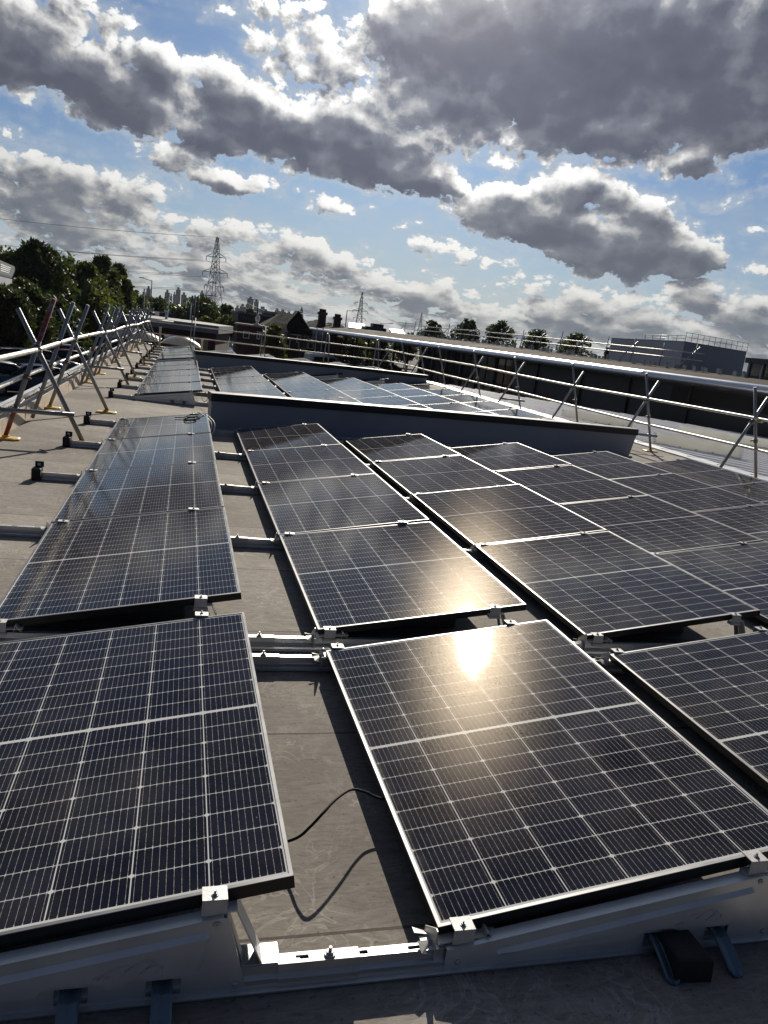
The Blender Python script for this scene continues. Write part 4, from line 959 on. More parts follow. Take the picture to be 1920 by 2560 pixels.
# barrel canopies at the roof end
for i, (xa, xb, za, zb, zp, lab) in enumerate([(-4.6, -1.88, .05, .12, .45, 'pale barrel vaulted canopy end beyond the kerb side of the roof end'), (-1.78, -.05, .10, .05, .36, 'second pale barrel vaulted canopy end beside the cream post')]):
    t = thing('barrel_canopy', lab, 'canopy', (0, 34.2, 0), 0, 'barrel canopies at the roof end'); m = MB(); rg = []
    for y in (0., 5.):
        top = [(xa + (xb - xa) * k / 14, y, za + (zb - za) * k / 14 + (zp - (za + zb) / 2) * math.sin(math.pi * k / 14)) for k in range(15)]
        rg.append(top)
    m.grid(rg, 0, True, False); m.face(rg[0], 0); m.build('vault', MT['polycarb'], t)
    m = MB(); m.path([(x, y - .03, z + .01) for x, y, z in rg[0]], .035, 6); m.build('rim', MT['white'], t)
    MB().box(xa, xb, .05, .15, -2.9, min(za, zb) - .005).build('fascia', MT['black_metal'], t)
for x, y, z, lab in ((-1.83, 34.0, .75, 'cream upright post between the two barrel canopies'), (-.02, 34.0, .42, 'cream upright post at the outer end of the barrel canopies')):
    MT.setdefault('cream', mat('cream_paint', (.62, .58, .40), .5)); m = MB(); m.box(x - .045, x + .045, y, y + .09, -.6, z); m.box(x - .06, x + .06, y - .015, y + .105, z + .001, z + .03); tag(m.build('upright_post', MT['cream']), lab, 'post')

# dark public house with chimneys, urns and a hipped roof
def hip(par, x0, x1, y0, y1, ze, zr, inset, name='roof', over=.4, m='slate'):
    b = MB(); x0 -= over; x1 += over; y0 -= over; y1 += over; ym = (y0 + y1) / 2
    P0 = [(x0, y0, ze), (x1, y0, ze), (x1, y1, ze), (x0, y1, ze)]; a, c = (x0 + inset, ym, zr), (x1 - inset, ym, zr)
    b.face([P0[0], P0[1], c, a]); b.face([P0[2], P0[3], a, c]); b.face([P0[1], P0[2], c]); b.face([P0[3], P0[0], a]); b.face(P0[::-1]); return b.build(name, MT[m], par)
t = thing('public_house', 'dark brick public house with hipped slate roof and tall chimneys', 'building', (0, 0, 0)); Y = 98
xa, xb = at(655, 860, Y).x, at(856, 860, Y).x; ze = at(735, 828, Y).z; zr = at(732, 786, Y).z
MB().box(xa, xb, Y, Y + 13, GZ, ze).build('wall', MT['brick'], t)
x1, x2 = at(662, 815, Y).x, at(790, 815, Y).x
rf = hip(t, x1, x2, Y - .3, Y + 9, ze + .01, zr, (x2 - x1) * .42)
rf2 = hip(t, at(770, 800, Y).x, xb, Y + 2, Y + 12, ze + .02, at(790, 797, Y).z, 2.5)
for px0, px1, pt in ((798, 815, 776), (838, 853, 789)):
    ca, cb = at(px0, 800, Y + 4).x, at(px1, 800, Y + 4).x; zt_ = at(px0, pt, Y + 4).z
    c = MB(); c.box(ca, cb, Y + 4, Y + 5.2, ze, zt_ - .5); c.box(ca - .12, cb + .12, Y + 3.88, Y + 5.32, zt_ - .49, zt_ - .15); c = c.build('chimney', MT['brick'], t)
    for k in range(3): MB().tube((ca + (cb - ca) * (k + .5) / 3, Y + 4.6, zt_ - .15), (ca + (cb - ca) * (k + .5) / 3, Y + 4.6, zt_ + .25), .16, 8).build('chimney_pot', MT['brick'], c)
g = MB(); gx = at(742, 830, Y - .5).x; g.prism([(gx - 2.2, ze - .3), (gx + 2.2, ze - .3), (gx, ze + 2.6)], Y - .6, Y + 3); g.build('gable', MT['slate'], t)
windows(t, [(at(q, 838, Y).x, Y, at(q, 838 + dy, Y).z - 1.) for q, dy in ((757, 0), (766, 0), (748, -1))], .55, 1.3)
windows(t, [(at(q, 865, Y).x, Y, at(q, 872, Y).z) for q in (718, 752, 762, 777)], .7, 1.3)
m = MB(); m.box(at(720, 835, Y).x, at(753, 835, Y).x, Y - .25, Y - .01, at(735, 836, Y).z - .1, at(735, 836, Y).z + .05); m.build('string_course', MT['white'], t)
# signed dark building in front of it
t = thing('signed_building', 'dark clad building with faint rows of lettering beside the public house', 'building', (0, 0, 0)); Y = 112
xa, xb = at(592, 830, Y).x, at(720, 830, Y).x; zt_ = at(592, 782, Y).z
MB().box(xa, xb, Y, Y + 14, GZ, zt_).build('wall', MT['darkwall'], t)
MB().box(xa - .2, xb + .2, Y - .25, Y + 14.2, zt_ + .003, zt_ + .25).build('roof', MT['roof_grey'], t)
MT['faint'] = mat('faint_lettering', (.17, .17, .15), .6)
for k in range(4):
    m = MB(); x = at(607, 800, Y).x; z = zt_ - .85 - k * .78
    for i in range((9, 8, 6, 5)[k]):
        m.box(x, x + .07, Y - .06, Y - .02, z, z + .48); m.box(x + .071, x + .3, Y - .06, Y - .02, z + (.40 if i % 2 else .2), z + (.48 if i % 2 else .28)); m.box(x + .301, x + .36, Y - .06, Y - .02, z, z + .48 * (.5 + .5 * ((i * 7 + k) % 3 > 0))); x += .47
    m.build('lettering', MT['faint'], t)
# lower brick wing with pale capped wall and urn
t = thing('brick_wing', 'low dark brick wing with pale capped parapet and square window', 'building', (0, 0, 0)); Y = 92
xa, xb = at(592, 840, Y).x, at(672, 845, Y).x; zt_ = at(600, 812, Y).z
MB().box(xa, xb, Y, Y + 5.5, GZ, zt_).build('wall', MT['brick'], t); MB().box(xa - .1, xb + .1, Y - .12, Y + 5.6, zt_ + .002, zt_ + .2).build('parapet_cap', MT['concrete'], t)
windows(t, [(at(615, 845, Y).x, Y, at(615, 846, Y).z)], .75, .85); windows(t, [(at(645, 850, Y).x, Y, at(645, 848, Y).z)], .4, .9)
def urn(px, Y, pb, lab):
    p = at(px, pb, Y); m = MB(); prof = [(.0, .30), (.10, .30), (.14, .12), (.35, .10), (.5, .26), (.75, .30), (.95, .24), (1.02, .12), (1.15, .10), (1.3, .03)]
    m.grid([[(p.x + r * math.cos(a * math.pi / 6), p.y + .3 + r * math.sin(a * math.pi / 6), p.z + z) for a in range(12)] for z, r in prof]); tag(m.build('stone_urn', MT['white']), lab, 'stone urn', 'stone urns on the parapet')
p0 = at(600, 812, 92).z
for px, lab in ((643, 'white stone urn standing on the brick wing parapet'),):
    q = at(px, 820, 92); m = MB(); prof = [(.0, .42), (.12, .40), (.2, .16), (.38, .12), (.55, .26), (.85, .30), (1.05, .22), (1.12, .12), (1.22, .15), (1.36, .04)]
    m.grid([[(q.x + r * math.cos(a * math.pi / 6), 92.5 + r * math.sin(a * math.pi / 6), p0 + .2 + z) for a in range(12)] for z, r in prof]); tag(m.build('stone_urn', MT['white']), lab, 'stone urn', 'stone urns')
for px, lab in ((705, 'pale stone finial above the green tree, first of two'), (713, 'pale stone finial above the green tree, farther from the urn')):
    q = at(px, 830, 97.2); m = MB(); m.grid([[(q.x + r * math.cos(a * math.pi / 5), 97.2 + r * math.sin(a * math.pi / 5), q.z + z) for a in range(10)] for z, r in [(-2, .3), (-.1, .3), (0, .42), (.3, .2), (.8, .12), (1.0, .22), (1.2, .05)]]); tag(m.build('stone_finial', MT['concrete']), lab, 'stone finial')
# black railings and the pale road strip
t = thing('black_railings', 'black railings along the yard in front of the public house', 'fence', (0, 0, 0)); m = MB(); xa, xb, Y = 2.2, 14.5, 80
for z in (GZ + .2, GZ + 1.3): m.tube((xa, Y, z), (xb, Y, z), .03, 6)
m.build('rail', MT['black_metal'], t)
for i in range(60):
    x = xa + (xb - xa) * i / 59; MB().tube((x, Y, GZ), (x, Y, GZ + 1.4), .016, 5).build('bar', MT['black_metal'], t)
structure('yard_road', MB().face([(-2, 82, GZ + .004), (40, 82, GZ + .004), (40, 91, GZ + .004), (-2, 91, GZ + .004)]), mat('pale_road', (.20, .19, .175), .9, 0, .15, .5))
structure('verge', MB().face([(-40, 30, GZ + .004), (-12.5, 30, GZ + .004), (-9.5, 75, GZ + .004), (-30, 120, GZ + .004)]), MT['grass'])

# ------------------------------------------------------------------ glazed showroom with rounded eaves
E_ = [(14.4, 102.0), (18.55, 68.2), (22.7, 34.5), (30.2, 19.0)]
def offs(P, d):
    out = []
    for i, p in enumerate(P):
        a = Vector(P[max(i - 1, 0)]); b = Vector(P[min(i + 1, len(P) - 1)]); t_ = (b - a).normalized(); n_ = Vector((-t_.y, t_.x)); out.append((p[0] + n_.x * d, p[1] + n_.y * d))
    return out     # positive d: away from our roof
EZ = 1.60
t = thing('showroom', 'long dark glazed showroom with rounded silver eaves and brown roof', 'building', (0, 0, 0))
PROF = [(.05, EZ), (-.10, EZ + .005), (-.26, EZ - .05), (-.38, EZ - .16), (-.42, EZ - .27), (-.38, EZ - .36), (-.26, EZ - .44), (-.05, EZ - .47), (.9, EZ - .47)]
MT['eave'] = mat('brushed_eave', (.60, .62, .65), .33, .9, .05, .4)
for i in range(3):
    m = MB(); rg = []
    for j in (i, i + 1):
        rg.append([(*offs(E_, d)[j], z) for d, z in PROF])
    m.grid(rg, 0, True, False); m.build('eave', MT['eave'], t)
tip = MB(); tp = [(*offs(E_, d)[0], z) for d, z in PROF]; tip.face(tp + [(*offs(E_, .9)[0], EZ)]); tip.build('eave_end', MT['eave'], t)
m = MB(); A1, A2 = offs(E_, .12), offs(E_, 8.); RZ = (.62, .60, .30, .24)
A2[0] = (A2[0][0] - 2., A2[0][1] - 4)
for i in range(3): m.face([(*A1[i], EZ - .03), (*A1[i + 1], EZ - .03), (*A2[i + 1], EZ + RZ[i + 1]), (*A2[i], EZ + RZ[i])])
for i in range(3): m.face([(*A2[i], EZ + RZ[i]), (*A2[i + 1], EZ + RZ[i + 1]), (*offs(E_, 34)[i + 1], EZ - .6), (*offs(E_, 34)[i], EZ - .6)])
m.build('roof', MT['brown_roof'], t)
m = MB(); a0, a1 = offs(E_, .06), offs(E_, .12)
for i in range(3): m.face([(*a0[i], EZ + .002), (*a0[i + 1], EZ + .002), (*a1[i + 1], EZ - .08), (*a1[i], EZ - .08)])
m.build('roof_gutter', MT['black_metal'], t)
F_ = offs(E_, 1.1)
def fpt(s_):     # along the facade, by y of the eave line
    for (x0, y0), (x1, y1) in zip(F_[:-1], F_[1:]):
        if y1 <= s_ <= y0: k = (y0 - s_) / (y0 - y1); return Vector((x0 + (x1 - x0) * k, s_, 0))
    return Vector((F_[-1][0], F_[-1][1], 0))
w = MB(); ys = [50, 43, 38.2, 35, 34.3, 30, 26, 22, 19.8]
for a, b in zip(ys[:-1], ys[1:]):
    p, q = fpt(a), fpt(b); w.face([(p.x, p.y, GZ), (q.x, q.y, GZ), (q.x, q.y, EZ - .475), (p.x, p.y, EZ - .475)])
w.build('wall', MT['darkwall'], t)
for yv in (46.5, 41.5, 37, 33.0, 28.5, 24.6):
    p = fpt(yv); MB().box(p.x - .12, p.x - .03, p.y - .08, p.y + .08, GZ, EZ - .48).build('panel_joint', MT['black_metal'], t)
p, q = fpt(34.0), fpt(26.5); m = MB(); m.face([(p.x - .02, p.y - .02, .25), (q.x - .02, q.y - .02, .25), (q.x - .02, q.y - .02, 1.0), (p.x - .02, p.y - .02, 1.0)]); m.build('louvre', MT['black'], t)
yv = 66.
while yv > 50.5:
    p, q = fpt(yv), fpt(yv - 2.75); g_ = MB(); g_.face([(p.x, p.y, GZ + .5), (q.x, q.y, GZ + .5), (q.x, q.y, EZ - .475), (p.x, p.y, EZ - .475)]); g_ = g_.build('glazing_bay', MT['glass'], t)
    mm = MB(); mm.box(p.x - .14, p.x + .1, p.y - .13, p.y + .13, GZ, EZ - .476)
    for z in (GZ + .4, -.75, .35):
        d_ = (q - p); mm.path([p + Vector((-.03, 0, z)), q + Vector((-.03, 0, z))], .05, 4)
    mm.path([(p + q) / 2 + Vector((-.03, 0, GZ)), (p + q) / 2 + Vector((-.03, 0, EZ - .48))], .04, 4)
    mm.build('mullion', MT['black_metal'], g_); yv -= 2.75
for yv in (69, 72.5, 76, 80, 84, 88, 92, 96, 100): 
    p = fpt(yv); MB().box(p.x - .11, p.x + .11, p.y - .11, p.y + .11, GZ, EZ - .476).build('column', MT['black_metal'], t)
p, q = fpt(66.2), offs(E_, 30)[1]; m = MB(); m.face([(p.x, p.y, GZ), (q[0], p.y + 3, GZ), (q[0], p.y + 3, EZ - .5), (p.x, p.y, EZ - .5)]); m.build('end_wall', MT['darkwall'], t)
# things on the showroom roof
RI = offs(E_, 14.)
def rpt(yv, d=8.):
    P = offs(E_, d)
    for (x0, y0), (x1, y1) in zip(P[:-1], P[1:]):
        if y1 <= yv <= y0: k = (y0 - yv) / (y0 - y1); return Vector((x0 + (x1 - x0) * k, yv, EZ + (.61 - .31 * max(0, min(1, (68 - yv) / 33.7))) * d / 8.))
    return Vector((P[-1][0], P[-1][1], EZ))
t = thing('roof_guard_rail', 'scaffold guard rail along the ridge of the brown showroom roof', 'scaffold rail', (0, 0, 0))
for hgt in (.62, 1.05): 
    m = MB(); m.path([rpt(yv) + Vector((0, 0, hgt)) for yv in (88, 72, 60, 50, 44, 40)], .045, 6); m.build('rail', MT['steel_worn'], t)
for i in range(17):
    p = rpt(88 - i * 2.95); MB().tube(p, p + Vector((.1, 0, 1.5 + .1 * (i % 3))), .035, 6).build('post', MT['steel'], t)
    if i % 2 == 0: MB().tube(p + Vector((-.9, .2, .0)), p + Vector((.45, .2, 1.45)), .035, 6).build('brace', MT['steel'], t)
t = thing('roof_bracket_row', 'row of small bright brackets standing along the brown roof ridge', 'brackets', (0, 0, 0)); rq = random.Random(5)
bm_ = None
for i in range(90):
    p = rpt(86 - i * .56, 7.6) + Vector((rq.uniform(-.5, .5), 0, 0)); hh = rq.uniform(.12, .34)
    if bm_ is None: bm_ = MB().box(-.09, .09, -.06, .06, 0, 1).mesh('bracket', MT['alu_bright'])
    o = bpy.data.objects.new('bracket', bm_); COL.objects.link(o); o.parent = t; o.location = p; o.scale = (1, 1, hh)
for px0, px1, pz, Y, lab in ((872, 912, 812, 98, 'white sloping rooflight box on the brown roof, by the second pylon'), (978, 1012, 828, 90, 'white sloping rooflight box on the brown roof, nearer the round trees')):
    a, b = at(px0, pz + 4, Y), at(px1, pz + 10, Y); z0 = EZ + .2; zt_ = at((px0 + px1) / 2, pz + 1, Y + 3).z
    t = thing('roof_hatch', lab, 'rooflight', (0, 0, 0), 0, 'rooflight boxes on the showroom'); m = MB(); m.grid([[(a.x, Y, z0), (b.x, Y, z0), (b.x + .8, Y + 4, z0), (a.x + .8, Y + 4, z0)], [(a.x, Y, z0 + .45), (b.x, Y, z0 + .45), (b.x + .8, Y + 4, zt_ + .25), (a.x + .8, Y + 4, zt_ + .25)]], 0, False); m.build('curb', MT['black_metal'], t)
    m = MB(); m.face([(a.x, Y - .1, z0 + .46), (b.x, Y - .1, z0 + .46), (b.x + .8, Y + 4.1, zt_ + .27), (a.x + .8, Y + 4.1, zt_ + .27)]); m.build('glazing', MT['white'], t)
a, b = at(915, 818, 95), at(966, 830, 95); t = thing('plant_box', 'dark plant box on the brown roof between the rooflight boxes', 'plant box', (0, 0, 0)); m = MB(); m.box(a.x, b.x, 95, 98, EZ, a.z + .15, 0, .1); m.build('casing', MT['darkwall'], t); m = MB(); m.box(a.x + 1, a.x + 2.4, 95.5, 97, a.z + .151, a.z + .6); m.build('cowl', MT['darkwall'], t)

# big grey box building
t = thing('box_building', 'big plain grey clad box building behind the showroom roof', 'building', (0, 0, 0))
def pol(az, d): return (CAM.x + d * math.sin(R(az)), CAM.y + d * math.cos(R(az)))
L_, C0, R_ = pol(30.3, 92), pol(35.14, 78), pol(39.1, 86); zt_ = 4.58; bk = pol(34.5, 104)
m = MB(); m.grid([[(*q, z) for q in (L_, C0, R_, bk)] for z in (GZ, zt_)], 0, False); m.build('wall', MT['greywall'], t)
m = MB(); m.grid([[(*q, z) for q in (L_, C0, R_, bk)] for z in (zt_ + .003, zt_ + .1)], 0, False); m.build('roof', MT['roof_grey'], t)
def rail_along(a, b, z, n, par, h=1.1, brace=False):
    a, b = Vector((*a, z)), Vector((*b, z)); m = MB()
    for hh in (h, h * .5): m.tube(a + Vector((0, 0, hh)), b + Vector((0, 0, hh)), .02, 5)
    m.build('rail', MT['black_metal'], par)
    for i in range(n + 1): p = a + (b - a) * i / n; MB().tube(p, p + Vector((0, 0, h)), .02, 5).build('post', MT['black_metal'], par)
t = thing('roof_railing', 'thin black railing on the grey box building roof', 'railing', (0, 0, 0)); rail_along(C0, R_, zt_ + .1, 11, t, .8); rail_along((C0[0] + .5 * (L_[0] - C0[0]), C0[1] + .5 * (L_[1] - C0[1])), C0, zt_ + .1, 5, t, .5)
t = thing('dark_office', 'dark glazed office at the frame edge beside the grey box building', 'building', (0, 0, 0)); a, b = pol(39.5, 74), pol(45, 66)
av, bv = Vector((*a, 0)), Vector((*b, 0)); dd = (bv - av).normalized(); nn = Vector((-dd.y, dd.x, 0)) 
if nn.dot(Vector((1, 1, 0))) < 0: nn = -nn
def offbox(z0, z1, ex, m_, nm):
    q = [av - dd * ex - nn * ex, bv + dd * ex - nn * ex, bv + dd * ex + nn * 9, av - dd * ex + nn * 9]; return MB().grid([[(v_.x, v_.y, z) for v_ in q] for z in (z0, z1)], 0, False).build(nm, m_, t)
offbox(GZ, 3.3, 0., MT['glass'], 'glazing'); offbox(3.303, 3.75, .35, MT['black_metal'], 'roof')
for i in range(7): p = av + (bv - av) * i / 6 - nn * .06; MB().box(p.x - .09, p.x + .09, p.y - .09, p.y + .09, 0, 3.3).build('mullion', MT['greywall'], t)
t = thing('office_railing', 'thin black railing on the dark office roof', 'railing', (0, 0, 0)); rail_along((a[0] + 2 * nn.x, a[1] + 2 * nn.y), (b[0] + 2 * nn.x, b[1] + 2 * nn.y), 3.75, 7, t, 1.1)

# banners with a ring and three-pointed star
def banner(px, pt, pb, Y, wpx, seed, lab):
    p = at(px, pt, Y); q = at(px, pb, Y); h = p.z - q.z; w = wpx * (p - CAM).length / FPX; rg_ = random.Random(seed)
    t = thing('banner_flag', lab, 'flag', (p.x, Y, GZ), 0, 'pale banner flags by the showroom'); zt_ = p.z - GZ
    MB().tube((w * .62, 0, 0), (w * .62, 0, zt_ + .25), .06, 8).build('pole', MT['alu'], t)
    m = MB(); rg = []
    for i in range(15):
        u = i / 14; rg.append([(-w / 2 + w * k / 6 * (1 - .12 * u) + .10 * math.sin(u * 5 + seed), .10 * math.sin(k * 1.3 + u * 6 + seed) * (.4 + u), zt_ - .1 - h * u) for k in range(7)])
    m.grid(rg, 0, True, False); f = m.build('cloth', MT['flag'], t)
    r = MB(); c = Vector((-.02, -.16, zt_ - h * .20)); R0 = w * .43
    pts = [c + Vector((R0 * math.cos(a * math.pi / 12), 0, R0 * math.sin(a * math.pi / 12))) for a in range(25)]; r.path(pts, R0 * .09, 6)
    for k in range(3):
        a = math.pi / 2 + k * 2 * math.pi / 3 + .5; d_ = Vector((math.cos(a), 0, math.sin(a))); e_ = Vector((-d_.z, 0, d_.x)) * R0 * .16
        r.face([c + e_, c + d_ * R0, c - e_, c - d_ * R0 * .1])
    r.build('emblem', MT['white'], f)
MT['flag'] = mat('grey_flag_cloth', (.17, .17, .175), .8, 0., .3, .6)
banner(787, 822, 858, 88, 9, 1, 'pale banner flag with ring and star emblem, showing its face fully')
banner(802, 824, 858, 90, 9, 2.4, 'twisted pale banner flag beside the fully open one')
banner(813, 827, 860, 92, 8, 4.1, 'crumpled pale banner flag closest to the canopy columns')

# ------------------------------------------------------------------ street lamps
def lamp(px, pt, pb, Y, lab, dirx=-1., arm=1.4, col='black_metal'):
    p = at(px, pt, Y); t = thing('street_lamp', lab, 'street lamp', (p.x, Y, GZ), 0, 'street lamps'); h = p.z - GZ
    m = MB(); m.path([(0, 0, 0), (0, 0, h * .5), (0, 0, h)], .09, 8, 0, [.11, .085, .06]); m.build('column', MT[col], t)
    MB().tube((0, 0, h - .05), (dirx * arm, 0, h + .12), .04, 6).build('arm', MT[col], t)
    m = MB(); m.grid([[(dirx * arm + dirx * a, b, h + .12 + z) for a, b in ((-.1, -.12), (.6, -.09), (.6, .09), (-.1, .12))] for z in (0, .11)], 0, False); m.build('lamp_head', MT['lamp'], t)
lamp(380, 701, 0, 120, 'tall street lamp with arm over the road, nearest the pointed trees', -1, 1.2)
lamp(497, 738, 0, 105, 'street lamp with bright arm in front of the tall pylon', 1, 1.6)
lamp(646, 752, 0, 110, 'street lamp standing before the far city blocks', -1, 1.0)
lamp(868, 776, 0, 120, 'street lamp behind the showroom roof beside the brick chimneys', 1, 1.6)
lamp(952, 808, 0, 130, 'street lamp between the white rooflight boxes and first round tree', 1, 1.6)
lamp(1130, 826, 0, 120, 'short street lamp between first and tallest round trees', 1, 1.4)
lamp(1313, 832, 0, 110, 'street lamp between the wide lobed tree and fourth round tree', 1, .7)
for px, pt, Y, lab in ((362, 725, 90, 'thin pale pole left of the blue lorry trailer'), (422, 742, 92, 'thin pale pole crossing the blue lorry trailer'), (478, 760, 80, 'thin pale pole by the flat pavilion roof')):
    p = at(px, pt, Y); m = MB(); m.path([(p.x, Y, GZ), (p.x, Y, p.z)], .06, 8, 0, [.07, .045]); m.tube((p.x, Y, p.z), (p.x, Y, p.z + .12), .075, 8); tag(m.build('slim_pole', MT['alu']), lab, 'pole', 'thin poles by the road')
p = at(488, 738, 112); t = thing('mast', 'telecom mast with stacked antenna boxes beside the street lamp', 'mast', (p.x, 112, GZ)); hh = p.z - GZ
MB().tube((0, 0, 0), (0, 0, hh), .12, 8).build('column', MT['pylon'], t)
for k, (dz, w_) in enumerate(((-.4, .35), (-1.6, .5))):
    for s_ in (-1, 1): MB().box(s_ * w_ - .14, s_ * w_ + .14, -.15, .15, hh + dz - .55, hh + dz + .3).build('antenna', MT['pylon'], t)
# yard lamp frame by the pavilion
p = onz(450, 838, -1.3); p = CAM + (p - CAM) * (52 / (p - CAM).length); t = thing('lighting_stand', 'twin floodlight stand before the dark brick pavilion wall', 'floodlight', (p.x, p.y, GZ)); m = MB(); m.tube((0, 0, 0), (0, 0, 3.2), .05, 8); m.tube((-.9, 0, 2.7), (.9, 0, 2.7), .03, 6); m.build('stand', MT['black_metal'], t)
for s_ in (-1, 1): MB().box(s_ * .65 - .32, s_ * .65 + .32, -.1, .1, 3.0, 3.12).build('floodlight', MT['white'], t)

# ------------------------------------------------------------------ pylons and power lines
def pylon(px, pt, Y, lab, ang, scale=1.):
    p = at(px, pt, Y); H = p.z - GZ; t = thing('power_pylon', lab, 'pylon', (p.x, Y, GZ), ang, 'lattice pylons'); r = .16 * scale
    lv = [(0, .115), (.18, .088), (.33, .066), (.48, .049), (.60, .040), (.72, .031), (.84, .024), (1., .010)]
    m = MB()
    for sx in (-1, 1):
        for sy in (-1, 1):
            for (z0, w0), (z1, w1) in zip(lv[:-1], lv[1:]): m.tube((sx * w0 * H, sy * w0 * H, z0 * H), (sx * w1 * H, sy * w1 * H, z1 * H), r, 4)
    m.build('leg', MT['pylon'], t); m = MB()
    for (z0, w0), (z1, w1) in zip(lv[:-1], lv[1:]):
        n = 1 if z0 < .6 else 2
        for q in range(n):
            za, zb = z0 + (z1 - z0) * q / n, z0 + (z1 - z0) * (q + 1) / n; wa, wb = w0 + (w1 - w0) * q / n, w0 + (w1 - w0) * (q + 1) / n
            for s_ in (-1, 1):
                for ax in (0, 1):
                    f = (lambda u, v, z: (u * H, v * H, z * H)) if ax == 0 else (lambda u, v, z: (v * H, u * H, z * H))
                    m.tube(f(-wa, s_ * wa, za), f(wb, s_ * wb, zb), r * .6, 4); m.tube(f(wa, s_ * wa, za), f(-wb, s_ * wb, zb), r * .6, 4); m.tube(f(-wb, s_ * wb, zb), f(wb, s_ * wb, zb), r * .6, 4)
    m.build('bracing', MT['pylon'], t); tips = []
    for z, L, w_ in ((.775, .135, .028), (.60, .17, .040), (.44, .135, .053)):
        a = MB()
        for s_ in (-1, 1):
            tp = (s_ * L * H, 0, z * H); tips.append(tp)
            for sy in (-1, 1): a.tube((s_ * w_ * H, sy * w_ * H, z * H), tp, r * .8, 4); a.tube((s_ * w_ * .9 * H, sy * w_ * .8 * H, (z + .05) * H), tp, r * .6, 4)
            a.tube(tp, (tp[0], 0, tp[2] - .045 * H), r * 1.1, 6)
        a.build('cross_arm', MT['pylon'], t)
    M_ = Matrix.Translation((p.x, Y, GZ)) @ Matrix.Rotation(ang, 4, 'Z')
    return [M_ @ Vector((a, b, c - .045 * H)) for a, b, c in tips] + [M_ @ Vector((0, 0, H))]
an = math.atan2(-.68, .73)
K1 = pylon(544, 593, 438, 'tall steel lattice pylon rising behind the dark dome tree', an + .15); K2 = pylon(906, 731, 800, 'middle distance lattice pylon above the showroom rooflights', an + .4, 1.5); K3 = pylon(1055, 782, 1130, 'farthest small lattice pylon beside the first round tree', an + .4, 1.9)
dP = Vector((-330, -25, 0)); K0 = [v_ + dP for v_ in K1]; K4 = [v_ + Vector((160, 340, 0)) for v_ in K3]
for A_, B2, sag, lab in ((K0, K1, 9, 'span of power lines coming in to the tall pylon from the kerb side'), (K1, K2, 11, 'span of power lines between the tall and middle pylons'), (K2, K3, 10, 'span of power lines between the middle and farthest pylons')):
    t = thing('power_line', lab, 'power line', (0, 0, 0), 0, 'power lines')
    for a, b in zip(A_, B2):
        m = MB(); m.path([a + (b - a) * (k / 24) - Vector((0, 0, sag * 4 * (k / 24) * (1 - k / 24))) for k in range(25)], .085, 4); m.build('conductor', MT['pylon'], t)

# ------------------------------------------------------------------ city skyline
def tower(px0, px1, pt, Y, lab, name='city_tower', top=0):
    a, b = at(px0, pt, Y), at(px1, pt, Y); pb = at((px0 + px1) / 2, pt, Y); zt_ = (a.z + b.z) / 2 if top == 0 else a.z
    t = thing(name, lab, 'tower block', (0, 0, 0), 0, 'city blocks on the skyline'); d_ = (b.x - a.x) * .8
    MB().box(a.x, b.x, Y, Y + d_, GZ, zt_).build('block', MT['tower'], t); w_ = b.x - a.x
    MB().box(a.x + w_ * .25, a.x + w_ * .7, Y + d_ * .2, Y + d_ * .7, zt_ + .01, zt_ + 5).build('plant_room', MT['tower'], t); return t
TW = [(356, 366, 730, 'slab'), (366, 377, 722, 'tower with a mast'), (412, 425, 731, 'stepped tower'), (425, 431, 740, 'narrow block'), (433, 440, 736, 'slab beside the tallest tower'), (440, 452, 724, 'tallest tower'), (453, 467, 737, 'broad tower'), (467, 483, 748, 'low broad block'), (483, 494, 756, 'low block'), (500, 511, 733, 'tower behind the lamp'), (588, 600, 770, 'low stepped block'), (600, 614, 766, 'mid block'), (615, 625, 761, 'shoulder block'), (619, 634, 748, 'dark twin tower'), (636, 647, 754, 'narrow twin tower'), (647, 668, 772, 'long low block'), (688, 700, 776, 'white crane block'), (700, 716, 779, 'pale slab'), (716, 730, 783, 'pale low slab'), (530, 545, 762, 'hidden low block')]
for k, (a, b, c, w_) in enumerate(TW):
    tower(a, b, c, 1500 + (k * 37) % 300, 'hazy %s on the skyline, %s counting from the trees' % (w_, ORD[k + 1]))
a = at(755, 766, 1300); t = thing('campanile', 'slender hazy clock tower with pointed cap on the skyline', 'clock tower', (a.x, 1300, GZ)); H = a.z - GZ
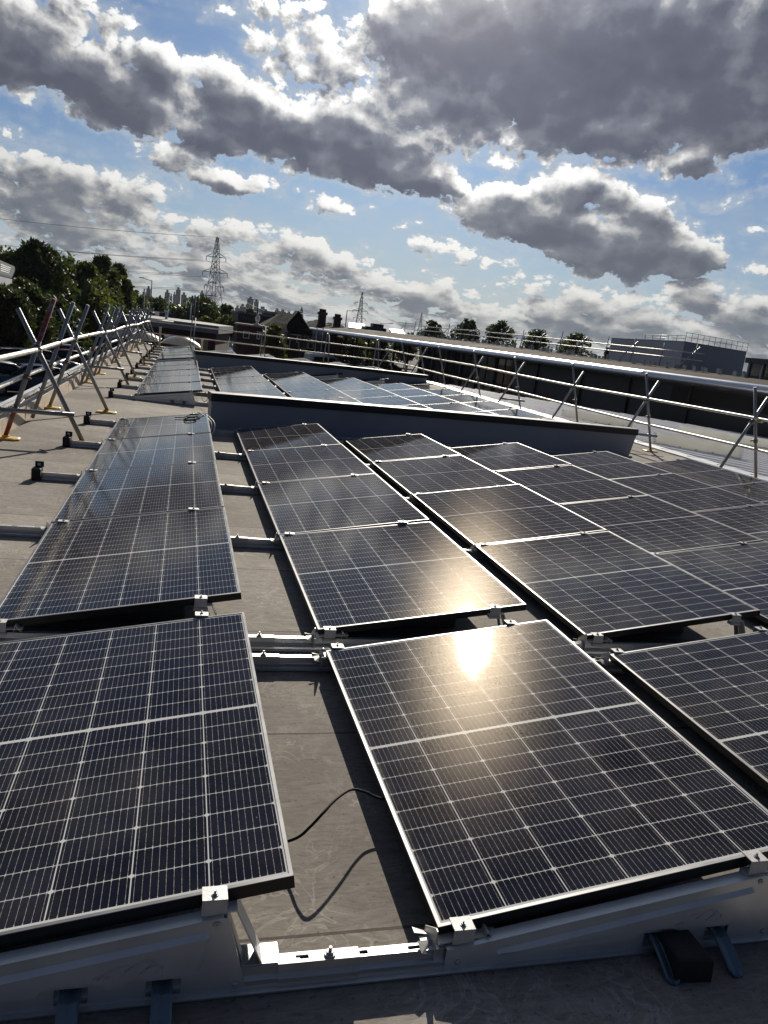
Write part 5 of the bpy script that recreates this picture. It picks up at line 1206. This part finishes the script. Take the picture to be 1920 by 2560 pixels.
MB().box(-3., 3., -3., 3., 0, H - 12).build('shaft', MT['tower'], t); m = MB(); m.grid([[(-2.4, -2.4, H - 11.99), (2.4, -2.4, H - 11.99), (2.4, 2.4, H - 11.99), (-2.4, 2.4, H - 11.99)], [(-2.2, -2.2, H - 7), (2.2, -2.2, H - 7), (2.2, 2.2, H - 7), (-2.2, 2.2, H - 7)], [(-.2, -.2, H), (.2, -.2, H), (.2, .2, H), (-.2, .2, H)]], 0, False); m.build('cap', MT['tower'], t)
m = MB(); a, b = at(330, 775, 900), at(1100, 868, 900)
rg_ = random.Random(9)
for i in range(420):
    x = a.x + (b.x - a.x) * rg_.random() * 1.6 - 60; y = 700 + rg_.random() * 500; r = rg_.uniform(5, 13)
    m.grid([[(x + r * q * math.cos(k * math.pi / 3 + i) * rg_.uniform(.8, 1.2), y + r * q * math.sin(k * math.pi / 3 + i), GZ + r * z) for k in range(6)] for z, q in ((0, .8), (.35, 1.), (.7, .7), (.95, .25))], 0, False)
tag(m.build('treeline', MT['leaf_dark']), kind='stuff')
for px0, px1, pt, Y, lab in ((663, 690, 782, 300, 'dark brown low block below the hazy towers'),):
    a, b = at(px0, pt, Y), at(px1, pt, Y); t = thing('brown_block', lab, 'building', (0, 0, 0)); MB().box(a.x, b.x, Y, Y + 14, GZ, a.z).build('wall', MT['brick'], t); MB().box(a.x - .4, b.x + .4, Y - .4, Y + 14.4, a.z + .01, a.z + .8).build('roof', MT['roof_grey'], t)

# ------------------------------------------------------------------ air
hz = MB().box(-1300, 1500, -60, 2600, GZ - 1., 75.); hm = bpy.data.materials.new('haze_air'); hm.use_nodes = True; hn = hm.node_tree; hn.nodes.remove(hn.nodes['Principled BSDF'])
pv = hn.nodes.new('ShaderNodeVolumePrincipled'); pv.inputs['Color'].default_value = (.80, .88, 1., 1); pv.inputs['Density'].default_value = .00007; pv.inputs['Anisotropy'].default_value = .0
hn.links.new(pv.outputs[0], hn.nodes['Material Output'].inputs['Volume'])
tag(hz.build('haze', hm), kind='stuff')
